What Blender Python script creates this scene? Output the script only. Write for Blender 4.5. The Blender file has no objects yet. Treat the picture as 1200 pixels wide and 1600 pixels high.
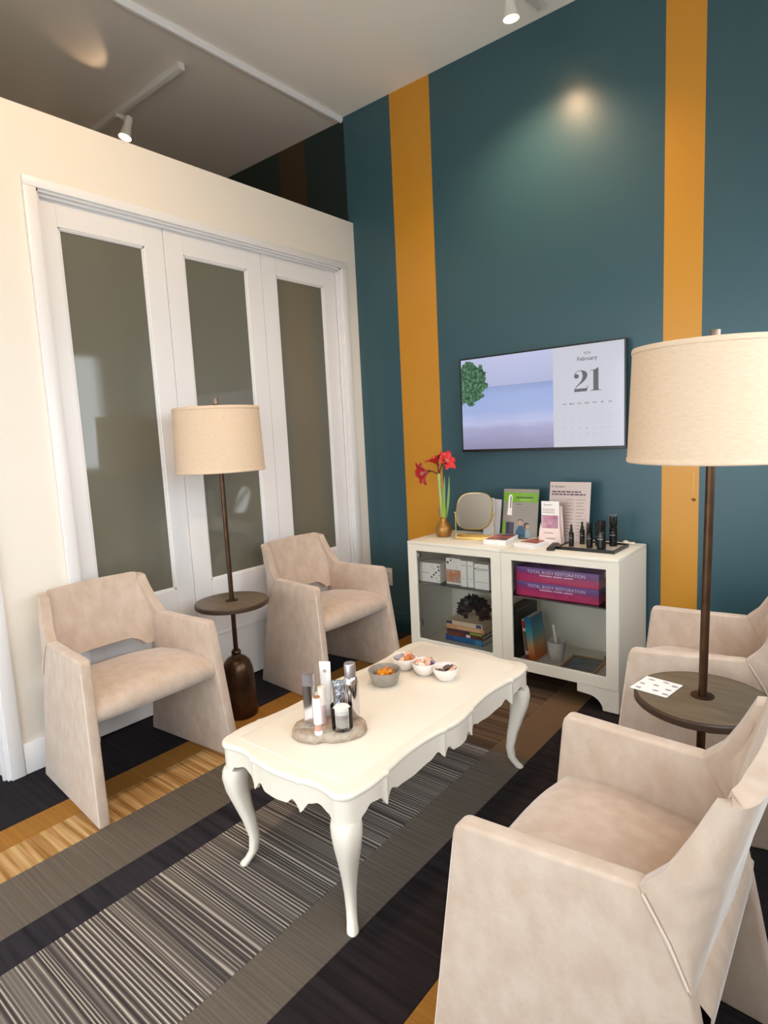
import bpy, bmesh, math, random
from mathutils import Vector, Matrix, noise
random.seed(7)
S = bpy.context.scene
C = S.collection
PI = math.pi

# ------------------------------------------------------------------ camera
CAM_F, YAW, PITCH, ROLL = 942.1242, -0.6857, -0.1273, -0.0491
CAM_POS = Vector((2.7524, -3.1883, 1.3567))
cd = bpy.data.cameras.new('camera'); cam = bpy.data.objects.new('camera', cd); C.objects.link(cam)
cd.sensor_fit = 'VERTICAL'; cd.sensor_height = 24.0; cd.lens = CAM_F / 1600 * 24.0; cd.clip_start = 0.02
_f = Vector((math.sin(YAW) * math.cos(PITCH), math.cos(YAW) * math.cos(PITCH), math.sin(PITCH)))
_r = Vector((math.cos(YAW), -math.sin(YAW), 0)); _u = _r.cross(_f)
_r2 = math.cos(ROLL) * _r + math.sin(ROLL) * _u; _u2 = -math.sin(ROLL) * _r + math.cos(ROLL) * _u
cam.matrix_world = Matrix(((_r2.x, _u2.x, -_f.x, CAM_POS.x), (_r2.y, _u2.y, -_f.y, CAM_POS.y),
                           (_r2.z, _u2.z, -_f.z, CAM_POS.z), (0, 0, 0, 1)))
S.camera = cam

# ------------------------------------------------------------------ world, light, exposure
W = bpy.data.worlds.new('world'); S.world = W; W.use_nodes = True
bg = W.node_tree.nodes['Background']
bg.inputs[0].default_value = (0.86, 0.94, 1.0, 1); bg.inputs[1].default_value = 6.5
S.view_settings.view_transform = 'Standard'; S.view_settings.look = 'None'
S.view_settings.exposure = -0.12; S.view_settings.gamma = 1.0; S.view_settings.use_curve_mapping = False
SPOT_COL = (1.0, 0.68, 0.41)
SPOT_W = 50.0

# rooms: x = 0 is the white partition face, y = 0 the painted wall, z = 0 the carpet
CEIL = 3.425; PART_H = 2.757; XR = 3.12; YF = -4.9; XL = -2.6
WIN_R = [(-1.72, -0.16), (-3.55, -1.86), (-4.7, -3.7)]      # window spans along y in the right wall
WZ0, WZ1 = 1.12, 2.3
WIN_F = [(0.15, 1.5), (1.6, 2.95)]                          # windows behind the camera, spans along x
FZ0, FZ1 = 0.08, 2.25

def portal(loc, rot, sx, sy):
    l = bpy.data.lights.new('window_daylight_guide', 'AREA'); l.shape = 'RECTANGLE'; l.size = sx; l.size_y = sy
    l.cycles.is_portal = True
    o = bpy.data.objects.new('window_daylight_guide', l); C.objects.link(o); o.location = loc; o.rotation_euler = rot
for a, b in WIN_R: portal((XR + 0.02, (a + b) / 2, (WZ0 + WZ1) / 2), (0, PI / 2, 0), WZ1 - WZ0, b - a)
for a, b in WIN_F: portal(((a + b) / 2, YF - 0.02, (FZ0 + FZ1) / 2), (PI / 2, 0, 0), b - a, FZ1 - FZ0)

# ------------------------------------------------------------------ materials
def lin(r, g, b):
    return tuple(((c / 255) / 12.92 if c / 255 <= 0.04045 else ((c / 255 + 0.055) / 1.055) ** 2.4) for c in (r, g, b)) + (1.0,)
MATS = {}
def mat(name, col, rough=0.5, metal=0.0, spec=0.5, bump=None, var=None, sheen=0.0, emit=0.0, stretch=None, coat=0.0):
    """col sRGB 0-255; bump=(scale,strength); var=(scale, other colour)"""
    if name in MATS: return MATS[name]
    m = bpy.data.materials.new(name); m.use_nodes = True; N = m.node_tree.nodes; Lk = m.node_tree.links
    p = N['Principled BSDF']; p.inputs['Base Color'].default_value = lin(*col); p.inputs['Roughness'].default_value = rough
    p.inputs['Metallic'].default_value = metal; p.inputs['Specular IOR Level'].default_value = spec
    p.inputs['Sheen Weight'].default_value = sheen; p.inputs['Coat Weight'].default_value = coat
    if sheen: p.inputs['Sheen Roughness'].default_value = 0.4
    if emit:
        p.inputs['Emission Color'].default_value = lin(*col); p.inputs['Emission Strength'].default_value = emit
    if bump or var:
        tc = N.new('ShaderNodeTexCoord'); mp = N.new('ShaderNodeMapping'); Lk.new(tc.outputs['Object'], mp.inputs[0])
        if stretch: mp.inputs['Scale'].default_value = stretch
    if var:
        n = N.new('ShaderNodeTexNoise'); n.inputs['Scale'].default_value = var[0]; n.inputs['Detail'].default_value = 5
        Lk.new(mp.outputs[0], n.inputs['Vector'])
        r = N.new('ShaderNodeValToRGB'); r.color_ramp.elements[0].position = 0.35; r.color_ramp.elements[1].position = 0.65
        r.color_ramp.elements[0].color = lin(*col); r.color_ramp.elements[1].color = lin(*var[1])
        Lk.new(n.outputs['Fac'], r.inputs[0]); Lk.new(r.outputs[0], p.inputs['Base Color'])
    if bump:
        n = N.new('ShaderNodeTexNoise'); n.inputs['Scale'].default_value = bump[0]; n.inputs['Detail'].default_value = 4
        Lk.new(mp.outputs[0], n.inputs['Vector'])
        b = N.new('ShaderNodeBump'); b.inputs['Strength'].default_value = bump[1]; b.inputs['Distance'].default_value = 0.01
        Lk.new(n.outputs['Fac'], b.inputs['Height']); Lk.new(b.outputs[0], p.inputs['Normal'])
    MATS[name] = m; return m

def clear_glass(name, tint=(1, 1, 1), base=0.05):
    if name in MATS: return MATS[name]
    m = bpy.data.materials.new(name); m.use_nodes = True; N = m.node_tree.nodes; Lk = m.node_tree.links
    N.remove(N['Principled BSDF']); out = N['Material Output']
    t = N.new('ShaderNodeBsdfTransparent'); t.inputs[0].default_value = (*tint, 1)
    g = N.new('ShaderNodeBsdfGlossy'); g.inputs['Roughness'].default_value = 0.02
    fr = N.new('ShaderNodeFresnel'); fr.inputs[0].default_value = 1.35
    mx = N.new('ShaderNodeMixShader'); Lk.new(fr.outputs[0], mx.inputs[0]); Lk.new(t.outputs[0], mx.inputs[1]); Lk.new(g.outputs[0], mx.inputs[2])
    Lk.new(mx.outputs[0], out.inputs[0]); MATS[name] = m; return m

def wall_paint(name='teal_paint_mustard_bands', c0=(52, 86, 96), c1=(205, 142, 38)):
    """satin teal paint with mustard bands, banded along the wall (object x)"""
    m = bpy.data.materials.new(name); m.use_nodes = True; N = m.node_tree.nodes; Lk = m.node_tree.links
    p = N['Principled BSDF']; p.inputs['Roughness'].default_value = 0.34; p.inputs['Specular IOR Level'].default_value = 0.5
    tc = N.new('ShaderNodeTexCoord'); sx = N.new('ShaderNodeSeparateXYZ'); Lk.new(tc.outputs['Object'], sx.inputs[0])
    acc = None
    for a, b in ((-0.705, -0.44), (0.343, 0.6385), (1.9357, 2.1035)):
        g1 = N.new('ShaderNodeMath'); g1.operation = 'GREATER_THAN'; g1.inputs[1].default_value = a; Lk.new(sx.outputs[0], g1.inputs[0])
        g2 = N.new('ShaderNodeMath'); g2.operation = 'LESS_THAN'; g2.inputs[1].default_value = b; Lk.new(sx.outputs[0], g2.inputs[0])
        mu = N.new('ShaderNodeMath'); mu.operation = 'MULTIPLY'; Lk.new(g1.outputs[0], mu.inputs[0]); Lk.new(g2.outputs[0], mu.inputs[1])
        if acc is None: acc = mu
        else:
            ad = N.new('ShaderNodeMath'); ad.operation = 'ADD'; Lk.new(acc.outputs[0], ad.inputs[0]); Lk.new(mu.outputs[0], ad.inputs[1]); acc = ad
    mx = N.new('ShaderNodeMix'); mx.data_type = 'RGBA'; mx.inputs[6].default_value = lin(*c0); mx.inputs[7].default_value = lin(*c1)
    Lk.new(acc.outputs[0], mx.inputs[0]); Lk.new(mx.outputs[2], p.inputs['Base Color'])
    n = N.new('ShaderNodeTexNoise'); n.inputs['Scale'].default_value = 160; Lk.new(tc.outputs['Object'], n.inputs['Vector'])
    b = N.new('ShaderNodeBump'); b.inputs['Strength'].default_value = 0.06; b.inputs['Distance'].default_value = 0.004
    Lk.new(n.outputs['Fac'], b.inputs['Height']); Lk.new(b.outputs[0], p.inputs['Normal'])
    return m

def carpet(name, cols, scale=90.0, lo=0.3, hi=0.7, rough=0.95, bumpy=0.5, xs=1.2):
    """cut pile with thin lines running across the strip (constant y)"""
    m = bpy.data.materials.new(name); m.use_nodes = True; N = m.node_tree.nodes; Lk = m.node_tree.links
    p = N['Principled BSDF']; p.inputs['Roughness'].default_value = rough; p.inputs['Specular IOR Level'].default_value = 0.1
    tc = N.new('ShaderNodeTexCoord'); mp = N.new('ShaderNodeMapping'); mp.inputs['Scale'].default_value = (xs, scale, 1)
    Lk.new(tc.outputs['Object'], mp.inputs[0])
    n = N.new('ShaderNodeTexNoise'); n.inputs['Scale'].default_value = 1.0; n.inputs['Detail'].default_value = 2.5; n.inputs['Roughness'].default_value = 0.7
    Lk.new(mp.outputs[0], n.inputs['Vector'])
    r = N.new('ShaderNodeValToRGB'); E = r.color_ramp.elements
    for i, c in enumerate(cols):
        pos = lo + (hi - lo) * i / max(1, len(cols) - 1)
        e = E[0] if i == 0 else (E[1] if i == 1 else E.new(pos))
        e.position = pos; e.color = lin(*c)
    Lk.new(n.outputs['Fac'], r.inputs[0])
    n2 = N.new('ShaderNodeTexNoise'); n2.inputs['Scale'].default_value = 420; Lk.new(tc.outputs['Object'], n2.inputs['Vector'])
    hs = N.new('ShaderNodeMix'); hs.data_type = 'RGBA'; hs.blend_type = 'MULTIPLY'; hs.inputs[0].default_value = 0.35
    Lk.new(r.outputs[0], hs.inputs[6]); Lk.new(n2.outputs['Fac'], hs.inputs[7]); Lk.new(hs.outputs[2], p.inputs['Base Color'])
    b = N.new('ShaderNodeBump'); b.inputs['Strength'].default_value = bumpy; b.inputs['Distance'].default_value = 0.004
    Lk.new(n2.outputs['Fac'], b.inputs['Height']); Lk.new(b.outputs[0], p.inputs['Normal'])
    return m

def lined_carpet(name, dark, mid, light, freq=64.0):
    """woven carpet with many fine pale lines across the strip"""
    m = bpy.data.materials.new(name); m.use_nodes = True; N = m.node_tree.nodes; Lk = m.node_tree.links
    p = N['Principled BSDF']; p.inputs['Roughness'].default_value = 0.95; p.inputs['Specular IOR Level'].default_value = 0.1
    tc = N.new('ShaderNodeTexCoord'); sp = N.new('ShaderNodeSeparateXYZ'); Lk.new(tc.outputs['Object'], sp.inputs[0])
    def nz(sx, sy, det):
        mp = N.new('ShaderNodeMapping'); mp.inputs['Scale'].default_value = (sx, sy, 1); Lk.new(tc.outputs['Object'], mp.inputs[0])
        n = N.new('ShaderNodeTexNoise'); n.inputs['Scale'].default_value = 1.0; n.inputs['Detail'].default_value = det; Lk.new(mp.outputs[0], n.inputs['Vector']); return n.outputs['Fac']
    def mth(op, a, b=None, c=None):
        q = N.new('ShaderNodeMath'); q.operation = op
        for i_, v in enumerate((a, b, c)):
            if v is None: continue
            if isinstance(v, (int, float)): q.inputs[i_].default_value = v
            else: Lk.new(v, q.inputs[i_])
        return q.outputs[0]
    ph = mth('MULTIPLY_ADD', nz(0.25, 16, 3), 30.0, mth('MULTIPLY', sp.outputs[1], freq * 2 * PI))
    w = mth('MULTIPLY_ADD', mth('SINE', ph), 0.5, 0.5)
    r = N.new('ShaderNodeValToRGB'); E = r.color_ramp.elements
    E[0].position = 0.1; E[0].color = lin(*dark); E[1].position = 0.55; E[1].color = lin(*mid)
    for ps, c_ in ((0.82, mid), (0.96, light)): e = E.new(ps); e.color = lin(*c_)
    Lk.new(w, r.inputs[0])
    fade = N.new('ShaderNodeValToRGB'); fade.color_ramp.elements[0].position = 0.4; fade.color_ramp.elements[1].position = 0.6; Lk.new(nz(0.3, 30, 3), fade.inputs[0])
    base = N.new('ShaderNodeValToRGB'); base.color_ramp.elements[0].position = 0.35; base.color_ramp.elements[0].color = lin(*dark); base.color_ramp.elements[1].position = 0.6; base.color_ramp.elements[1].color = lin(*mid); Lk.new(nz(0.3, 22, 2), base.inputs[0])
    mx = N.new('ShaderNodeMix'); mx.data_type = 'RGBA'; Lk.new(mth('MULTIPLY_ADD', fade.outputs[0], 0.85, 0.15), mx.inputs[0]); Lk.new(base.outputs[0], mx.inputs[6]); Lk.new(r.outputs[0], mx.inputs[7])
    n2 = N.new('ShaderNodeTexNoise'); n2.inputs['Scale'].default_value = 420; Lk.new(tc.outputs['Object'], n2.inputs['Vector'])
    hs = N.new('ShaderNodeMix'); hs.data_type = 'RGBA'; hs.blend_type = 'MULTIPLY'; hs.inputs[0].default_value = 0.3
    Lk.new(mx.outputs[2], hs.inputs[6]); Lk.new(n2.outputs['Fac'], hs.inputs[7]); Lk.new(hs.outputs[2], p.inputs['Base Color'])
    b = N.new('ShaderNodeBump'); b.inputs['Strength'].default_value = 0.4; b.inputs['Distance'].default_value = 0.004; Lk.new(n2.outputs['Fac'], b.inputs['Height']); Lk.new(b.outputs[0], p.inputs['Normal'])
    return m

M_WHITE = mat('white_trim_paint', (238, 236, 236), 0.3, var=None)
M_CREAM = mat('warm_white_wall_paint', (240, 232, 220), 0.6, bump=(120, 0.04))
M_CEIL = mat('ceiling_paint', (246, 240, 231), 0.8, bump=(90, 0.05))
M_CEIL2 = mat('inner_ceiling_paint', (232, 223, 212), 0.38)
M_TEAL = wall_paint()
M_TEALB = mat('teal_baseboard_paint', (40, 74, 84), 0.4)
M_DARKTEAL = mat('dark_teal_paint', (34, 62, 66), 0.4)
M_PANE = mat('smoked_door_glass', (112, 110, 98), 0.06, spec=0.6)
M_VELVET = mat('beige_velvet', (192, 170, 152), 0.75, spec=0.25, sheen=0.5, var=(24, (203, 184, 168)), bump=(45, 0.25), stretch=(1, 1, 0.6))
M_SEAM_SHEEN = mat('beige_velvet_seam_and_sheen', (222, 206, 192), 0.7, spec=0.25, sheen=0.5)
M_TABLE = mat('cream_lacquer', (240, 231, 216), 0.32)
M_BRONZE = mat('dark_bronze', (92, 68, 50), 0.32, metal=0.85, var=(14, (74, 54, 40)))
M_DISC = mat('dark_wood_veneer', (112, 98, 80), 0.45, var=(7, (98, 85, 69)), stretch=(1, 6, 1))
M_DISCRIM = mat('dark_wood_rim', (66, 48, 36), 0.4)
M_LINEN = mat('linen_shade', (222, 198, 172), 0.85, bump=(260, 0.25), var=(60, (214, 188, 160)), stretch=(1, 1, 7))
M_CAB = mat('white_painted_wood', (238, 232, 218), 0.42, bump=(60, 0.03))
M_CABIN = mat('white_cabinet_inside', (226, 218, 202), 0.55)
M_GLASS = clear_glass('clear_cabinet_glass', (0.98, 0.985, 0.98))
M_SHELF = clear_glass('clear_shelf_glass', (0.96, 0.98, 0.97))
M_ACRYL = clear_glass('clear_acrylic', (0.985, 0.985, 0.985))
M_JAR = clear_glass('clear_jar_glass', (0.93, 0.93, 0.92))
M_BLACK = mat('black_plastic', (16, 16, 18), 0.25)
M_MATTE = mat('matt_black', (22, 20, 20), 0.5)
M_GREYMETAL = mat('brushed_steel', (170, 165, 160), 0.35, metal=0.9)
M_CHROME = mat('polished_silver', (214, 210, 212), 0.12, metal=1.0)
M_GOLD = mat('polished_brass', (222, 190, 120), 0.2, metal=1.0)
M_PAPER = mat('white_paper', (244, 240, 238), 0.6)
M_PAGES = mat('book_pages', (226, 214, 196), 0.8, bump=(300, 0.3), stretch=(1, 1, 12))
M_INK = mat('dark_ink', (70, 58, 64), 0.7)
M_INKL = mat('pale_ink', (190, 168, 160), 0.7)

# ------------------------------------------------------------------ mesh helpers
class MB:
    def __init__(s): s.v = []; s.f = []
    def add(s, vs, fs):
        o = len(s.v); s.v += [tuple(v) for v in vs]; s.f += [tuple(i + o for i in f) for f in fs]; return s
    def box(s, x0, x1, y0, y1, z0, z1):
        vs = [(x, y, z) for x in (x0, x1) for y in (y0, y1) for z in (z0, z1)]
        return s.add(vs, [(0, 1, 3, 2), (4, 6, 7, 5), (0, 4, 5, 1), (2, 3, 7, 6), (0, 2, 6, 4), (1, 5, 7, 3)])
    def prism(s, poly, a, b, fn):
        """poly 2D list, extruded from a to b; fn(u,v,w)->xyz"""
        n = len(poly)
        vs = [fn(u, v, a) for u, v in poly] + [fn(u, v, b) for u, v in poly]
        fs = [tuple(range(n))[::-1], tuple(range(n, 2 * n))] + [(i, (i + 1) % n, n + (i + 1) % n, n + i) for i in range(n)]
        return s.add(vs, fs)
    def lathe(s, prof, n=32, c=(0, 0, 0), cap=True):
        vs = []; fs = []
        for r, z in prof:
            for k in range(n):
                a = 2 * PI * k / n; vs.append((c[0] + r * math.cos(a), c[1] + r * math.sin(a), c[2] + z))
        for i in range(len(prof) - 1):
            for k in range(n):
                k2 = (k + 1) % n; fs.append((i * n + k, i * n + k2, (i + 1) * n + k2, (i + 1) * n + k))
        if cap:
            if prof[0][0] > 1e-5: fs.append(tuple(range(n))[::-1])
            if prof[-1][0] > 1e-5: fs.append(tuple(range((len(prof) - 1) * n, len(prof) * n)))
        return s.add(vs, fs)
    def tube(s, pts, rad, n=8, flat=1.0):
        pts = [Vector(p) for p in pts]; vs = []; fs = []; m = len(pts)
        rads = rad if isinstance(rad, (list, tuple)) else [rad] * m
        up = Vector((0.13, 0.31, 0.94)).normalized()
        for i, p in enumerate(pts):
            t = (pts[min(i + 1, m - 1)] - pts[max(i - 1, 0)]).normalized()
            if abs(t.dot(up)) > 0.98: up2 = Vector((1, 0, 0))
            else: up2 = up
            a = t.cross(up2).normalized(); b = t.cross(a).normalized()
            for k in range(n):
                an = 2 * PI * k / n; vs.append(p + rads[i] * (math.cos(an) * a + flat * math.sin(an) * b))
        for i in range(m - 1):
            for k in range(n):
                k2 = (k + 1) % n; fs.append((i * n + k, i * n + k2, (i + 1) * n + k2, (i + 1) * n + k))
        fs.append(tuple(range(n))[::-1]); fs.append(tuple(range((m - 1) * n, m * n)))
        return s.add(vs, fs)
    def grid(s, P):
        n = len(P); m = len(P[0]); vs = [p for r in P for p in r]
        return s.add(vs, [(i * m + j, i * m + j + 1, (i + 1) * m + j + 1, (i + 1) * m + j) for i in range(n - 1) for j in range(m - 1)])
    def xf(s, M):
        s.v = [tuple(M @ Vector(v)) for v in s.v]; return s

def build(name, mb, m, parent=None, bevel=0.0, seg=2, smooth=0.6, weld=True):
    me = bpy.data.meshes.new(name); me.from_pydata(mb.v, [], mb.f)
    bm = bmesh.new(); bm.from_mesh(me)
    if weld: bmesh.ops.remove_doubles(bm, verts=bm.verts, dist=1e-5)
    bmesh.ops.recalc_face_normals(bm, faces=bm.faces)
    if bevel:
        es = [e for e in bm.edges if len(e.link_faces) == 2 and e.calc_face_angle(0) > 0.5]
        bmesh.ops.bevel(bm, geom=es, offset=bevel, segments=seg, affect='EDGES', profile=0.5, clamp_overlap=True)
    for f in bm.faces: f.smooth = smooth > 0
    for e in bm.edges:
        e.smooth = not (len(e.link_faces) == 2 and e.calc_face_angle(0) > smooth)
    bm.to_mesh(me); bm.free(); me.materials.append(m)
    o = bpy.data.objects.new(name, me); C.objects.link(o)
    if parent: o.parent = parent
    return o
def box(name, m, parent, x0, x1, y0, y1, z0, z1, bevel=0.0, seg=2):
    return build(name, MB().box(x0, x1, y0, y1, z0, z1), m, parent, bevel, seg)
def tag(o, label, cat, group=None):
    o['label'] = label; o['category'] = cat
    if group: o['group'] = group
    return o
def thing(name, label, cat, loc=(0, 0, 0), rz=0.0, group=None):
    o = bpy.data.objects.new(name, None); o.empty_display_size = 0.05; C.objects.link(o)
    o.location = loc; o.rotation_euler = (0, 0, rz); return tag(o, label, cat, group)
def struct(o): o['kind'] = 'structure'; return o
def sroot(name, loc=(0, 0, 0)):
    o = bpy.data.objects.new(name, None); o.empty_display_size = 0.05; C.objects.link(o); o.location = loc; return struct(o)
def text(name, body, size, m, parent, M, align='CENTER', bold=0.0):
    """lettering as flat mesh; M puts the text plane (x right, y up) into the parent's space"""
    cu = bpy.data.curves.new(name, 'FONT'); cu.body = body; cu.size = size; cu.align_x = align; cu.align_y = 'CENTER'
    cu.offset = bold * size; cu.resolution_u = 2
    t = bpy.data.objects.new(name + '_tmp', cu); C.objects.link(t)
    bpy.context.view_layer.update()
    me = bpy.data.meshes.new_from_object(t.evaluated_get(bpy.context.evaluated_depsgraph_get()))
    bpy.data.objects.remove(t); me.name = name; me.transform(M); me.materials.clear(); me.materials.append(m)
    o = bpy.data.objects.new(name, me); C.objects.link(o)
    if parent: o.parent = parent
    return o
def FRONT(x, y, z):      # text facing -y
    return Matrix(((1, 0, 0, x), (0, 0, -1, y), (0, 1, 0, z), (0, 0, 0, 1)))
def copy_tree(o, parent=None):
    c = o.copy(); C.objects.link(c)
    if parent: c.parent = parent
    for ch in list(o.children): copy_tree(ch, c)
    return c
def sm(t): t = max(0, min(1, t)); return t * t * (3 - 2 * t)
def lerp(a, b, t): return a + (b - a) * t
def interp(keys, t):
    for (a, va), (b, vb) in zip(keys, keys[1:]):
        if t <= b:
            k = 0 if b == a else (t - a) / (b - a)
            return va + (vb - va) * max(0, min(1, k))
    return keys[-1][1]

# ------------------------------------------------------------------ floor with carpet strips
fl = sroot('floor')
struct(box('subfloor', mat('subfloor_grey', (70, 66, 62), 0.9), fl, XL, XR + 0.1, YF - 0.1, 0.05, -0.06, -0.006))
CP = {
 'charcoal': carpet('charcoal_carpet', [(38, 36, 40), (52, 49, 54)], 60),
 'ochre': carpet('ochre_carpet', [(160, 112, 50), (178, 126, 60)], 70, bumpy=0.3),
 'straw': carpet('straw_striped_carpet', [(150, 108, 58), (176, 132, 78), (206, 166, 112), (222, 188, 138)], 42, 0.33, 0.66),
 'taupe': carpet('taupe_carpet', [(100, 91, 82), (124, 114, 103)], 110),
 'slate': carpet('charcoal_striated_carpet', [(40, 37, 42), (62, 58, 64)], 26, 0.35, 0.65, xs=1.2),
 'lined': lined_carpet('grey_lined_carpet', (68, 62, 62), (122, 114, 107), (214, 204, 190), 84.0),
 'linedbrown': carpet('brown_lined_carpet', [(70, 54, 42), (104, 82, 64), (128, 104, 82)], 34, 0.34, 0.66, xs=0.35),
 'taupebrown': carpet('brown_carpet', [(112, 88, 66), (128, 102, 78)], 110),
 'blackbrown': carpet('black_striated_carpet', [(36, 31, 33), (54, 47, 48)], 26, 0.35, 0.65),
}
strips = [(-0.12, 0.348, 'charcoal', 'charcoal'), (0.348, 0.4774, 'ochre', 'ochre'), (0.4774, 0.6477, 'straw', 'straw'), (0.6477, 0.9022, 'taupe', 'taupe'),
          (0.9022, 1.0291, 'slate', 'slate'), (1.0291, 1.5279, 'lined', 'linedbrown'), (1.5279, 1.6989, 'taupe', 'taupebrown'),
          (1.6989, 1.9579, 'blackbrown', 'blackbrown'), (1.9579, 2.088, 'ochre', 'ochre'), (2.088, 2.6, 'charcoal', 'charcoal'), (2.6, XR, 'charcoal', 'charcoal')]
rows = [0.0, -1.05, -2.05, -3.05, -4.05, YF]
struct(box('ground_outside', mat('pale_paving', (196, 194, 188), 0.9), None, -40, 40, -40, 40, -0.12, -0.065))
for x0, x1, near, far in strips:
    for i in range(len(rows) - 1):
        y1, y0 = rows[i], rows[i + 1]
        o = box('carpet_tile', CP[far if i == 0 else near], fl, x0 + 0.0004, x1 - 0.0004, y0 + 0.0004, y1 - 0.0004, -0.006, 0.0, 0.0012, 1)
box('carpet_tile', CP['taupe'], fl, XL, -0.1205, YF, 0, -0.006, 0.0)

# ------------------------------------------------------------------ walls and ceilings
wb = struct(box('wall_back', M_TEAL, None, -0.04, XR + 0.1, 0.0, 0.12, -0.006, CEIL + 0.05))
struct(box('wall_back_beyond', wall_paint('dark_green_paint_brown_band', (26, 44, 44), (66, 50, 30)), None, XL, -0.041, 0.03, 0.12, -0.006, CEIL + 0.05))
struct(box('baseboard_back', M_TEALB, None, 0.0, XR, -0.014, -0.0005, 0.0, 0.14, 0.003))
struct(box('ceiling', M_CEIL, None, -0.05, XR + 0.1, YF - 0.1, 0.1, CEIL, CEIL + 0.1))
struct(box('ceiling_beyond', M_CEIL2, None, XL - 0.1, -0.051, YF - 0.1, 0.1, CEIL, CEIL + 0.1))
struct(build('trim_1', MB().prism([(-0.075, 0), (-0.04, 0), (-0.04, -0.016), (-0.05, -0.03), (-0.065, -0.03), (-0.075, -0.018)], YF, -0.001, lambda u, v, w: (u, w, CEIL + v)), M_WHITE))
struct(box('wall_far_left', M_CREAM, None, XL - 0.1, XL, YF, 0.03, -0.006, CEIL))

D0, D1, DZ = -2.007, -0.155, 2.44         # main door opening (y0, y1, head)
E0, E1, EZ = -3.30, -2.376, 2.44          # second opening, nearer the camera
wl = sroot('wall_left')
for y0, y1, z0, z1 in ((D1, 0.0, 0, PART_H), (D0, D1, DZ, PART_H), (E1, D0, 0, PART_H), (E0, E1, EZ, PART_H), (YF, E0, 0, PART_H)):
    struct(box('wall_left_panel', M_CREAM, wl, -0.12, 0.0, y0, y1, -0.004, z1) if z0 == 0 else box('wall_left_panel', M_CREAM, wl, -0.12, 0.0, y0, y1, z0, z1))
# right wall with windows
wr = sroot('wall_right')
def wall_with_windows(parent, spans, lo, hi, z0, z1, fn, m):
    edges = [lo] + [e for s_ in sorted(spans) for e in s_] + [hi]
    mb = MB()
    for i in range(0, len(edges), 2): fn(mb, edges[i], edges[i + 1], -0.006, CEIL)
    for a, b in spans: fn(mb, a, b, -0.006, z0); fn(mb, a, b, z1, CEIL)
    return struct(build('wall_panel', mb, m, parent, weld=False))
wall_with_windows(wr, WIN_R, YF, 0.0, WZ0, WZ1, lambda mb, a, b, z0, z1: mb.box(XR, XR + 0.12, a, b, z0, z1), M_CREAM)
wf = sroot('wall_front')
wall_with_windows(wf, WIN_F, XL, XR, FZ0, FZ1, lambda mb, a, b, z0, z1: mb.box(a, b, YF - 0.12, YF, z0, z1), M_CREAM)
k = 1
for a, b in WIN_R:
    w = sroot('window_%d' % k, (XR, (a + b) / 2, WZ0)); k += 1; h = (b - a) / 2; H = WZ1 - WZ0
    mb = MB().box(-0.02, 0.10, -h, -h + 0.05, 0, H).box(-0.02, 0.10, h - 0.05, h, 0, H).box(-0.02, 0.10, -h, h, 0, 0.05).box(-0.02, 0.10, -h, h, H - 0.05, H)
    build('window_frame', mb, M_WHITE, w, weld=False)
    for yy in (-h / 3, h / 3): box('mullion', M_WHITE, w, 0.02, 0.08, yy - 0.02, yy + 0.02, 0.05, H - 0.05)
    box('window_sill', M_WHITE, w, -0.06, 0.0, -h - 0.03, h + 0.03, -0.03, -0.001)
for a, b in WIN_F:
    w = sroot('window_%d' % k, ((a + b) / 2, YF, FZ0)); k += 1; h = (b - a) / 2; H = FZ1 - FZ0
    mb = MB().box(-h, -h + 0.05, -0.1, 0.02, 0, H).box(h - 0.05, h, -0.1, 0.02, 0, H).box(-h, h, -0.1, 0.02, 0, 0.05).box(-h, h, -0.1, 0.02, H - 0.05, H)
    build('window_frame', mb, M_WHITE, w, weld=False)

# door casings
def casing(name, y0, y1, zh, wd, m=M_WHITE, right=True):
    r = sroot(name)
    prof = lambda t: t
    mb = MB()
    mb.box(0.0005, 0.018, y0 - wd, y0, 0.0, zh + wd)
    build('casing_leg', MB().box(0.0005, 0.018, y0 - wd, y0, 0.0, zh), m, r, 0.003)
    if right: build('casing_leg', MB().box(0.0005, 0.018, y1, y1 + wd, 0.0, zh), m, r, 0.003)
    build('casing_head', MB().box(0.0005, 0.018, y0 - wd, y1 + (wd if right else 0), zh, zh + wd * 0.8), m, r, 0.003)
    # stepped inner jamb
    mb = MB()
    mb.box(-0.11, 0.004, y0, y0 + 0.010, 0, zh).box(-0.11, 0.004, y1 - 0.010, y1, 0, zh).box(-0.11, 0.004, y0, y1, zh - 0.010, zh)
    build('jamb', mb, m, r, weld=False)
    mb = MB()
    mb.box(-0.026, -0.012, y0 + 0.010, y0 + 0.020, 0, zh - 0.01).box(-0.026, -0.012, y1 - 0.022, y1 - 0.010, 0, zh - 0.01).box(-0.026, -0.012, y0 + 0.01, y1 - 0.01, zh - 0.022, zh - 0.010)
    build('door_stop', mb, m, r, 0.002, weld=False)
    return r
casing('trim_2', D0, D1, DZ, 0.05)
casing('trim_3', E0, E1, EZ, 0.055)
struct(box('baseboard_left', M_WHITE, None, 0.0005, 0.014, E1 + 0.056, D0 - 0.051, 0, 0.135, 0.003))
struct(box('baseboard_corner', M_WHITE, None, 0.0005, 0.014, D1 + 0.051, -0.015, 0, 0.135, 0.003))
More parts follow.
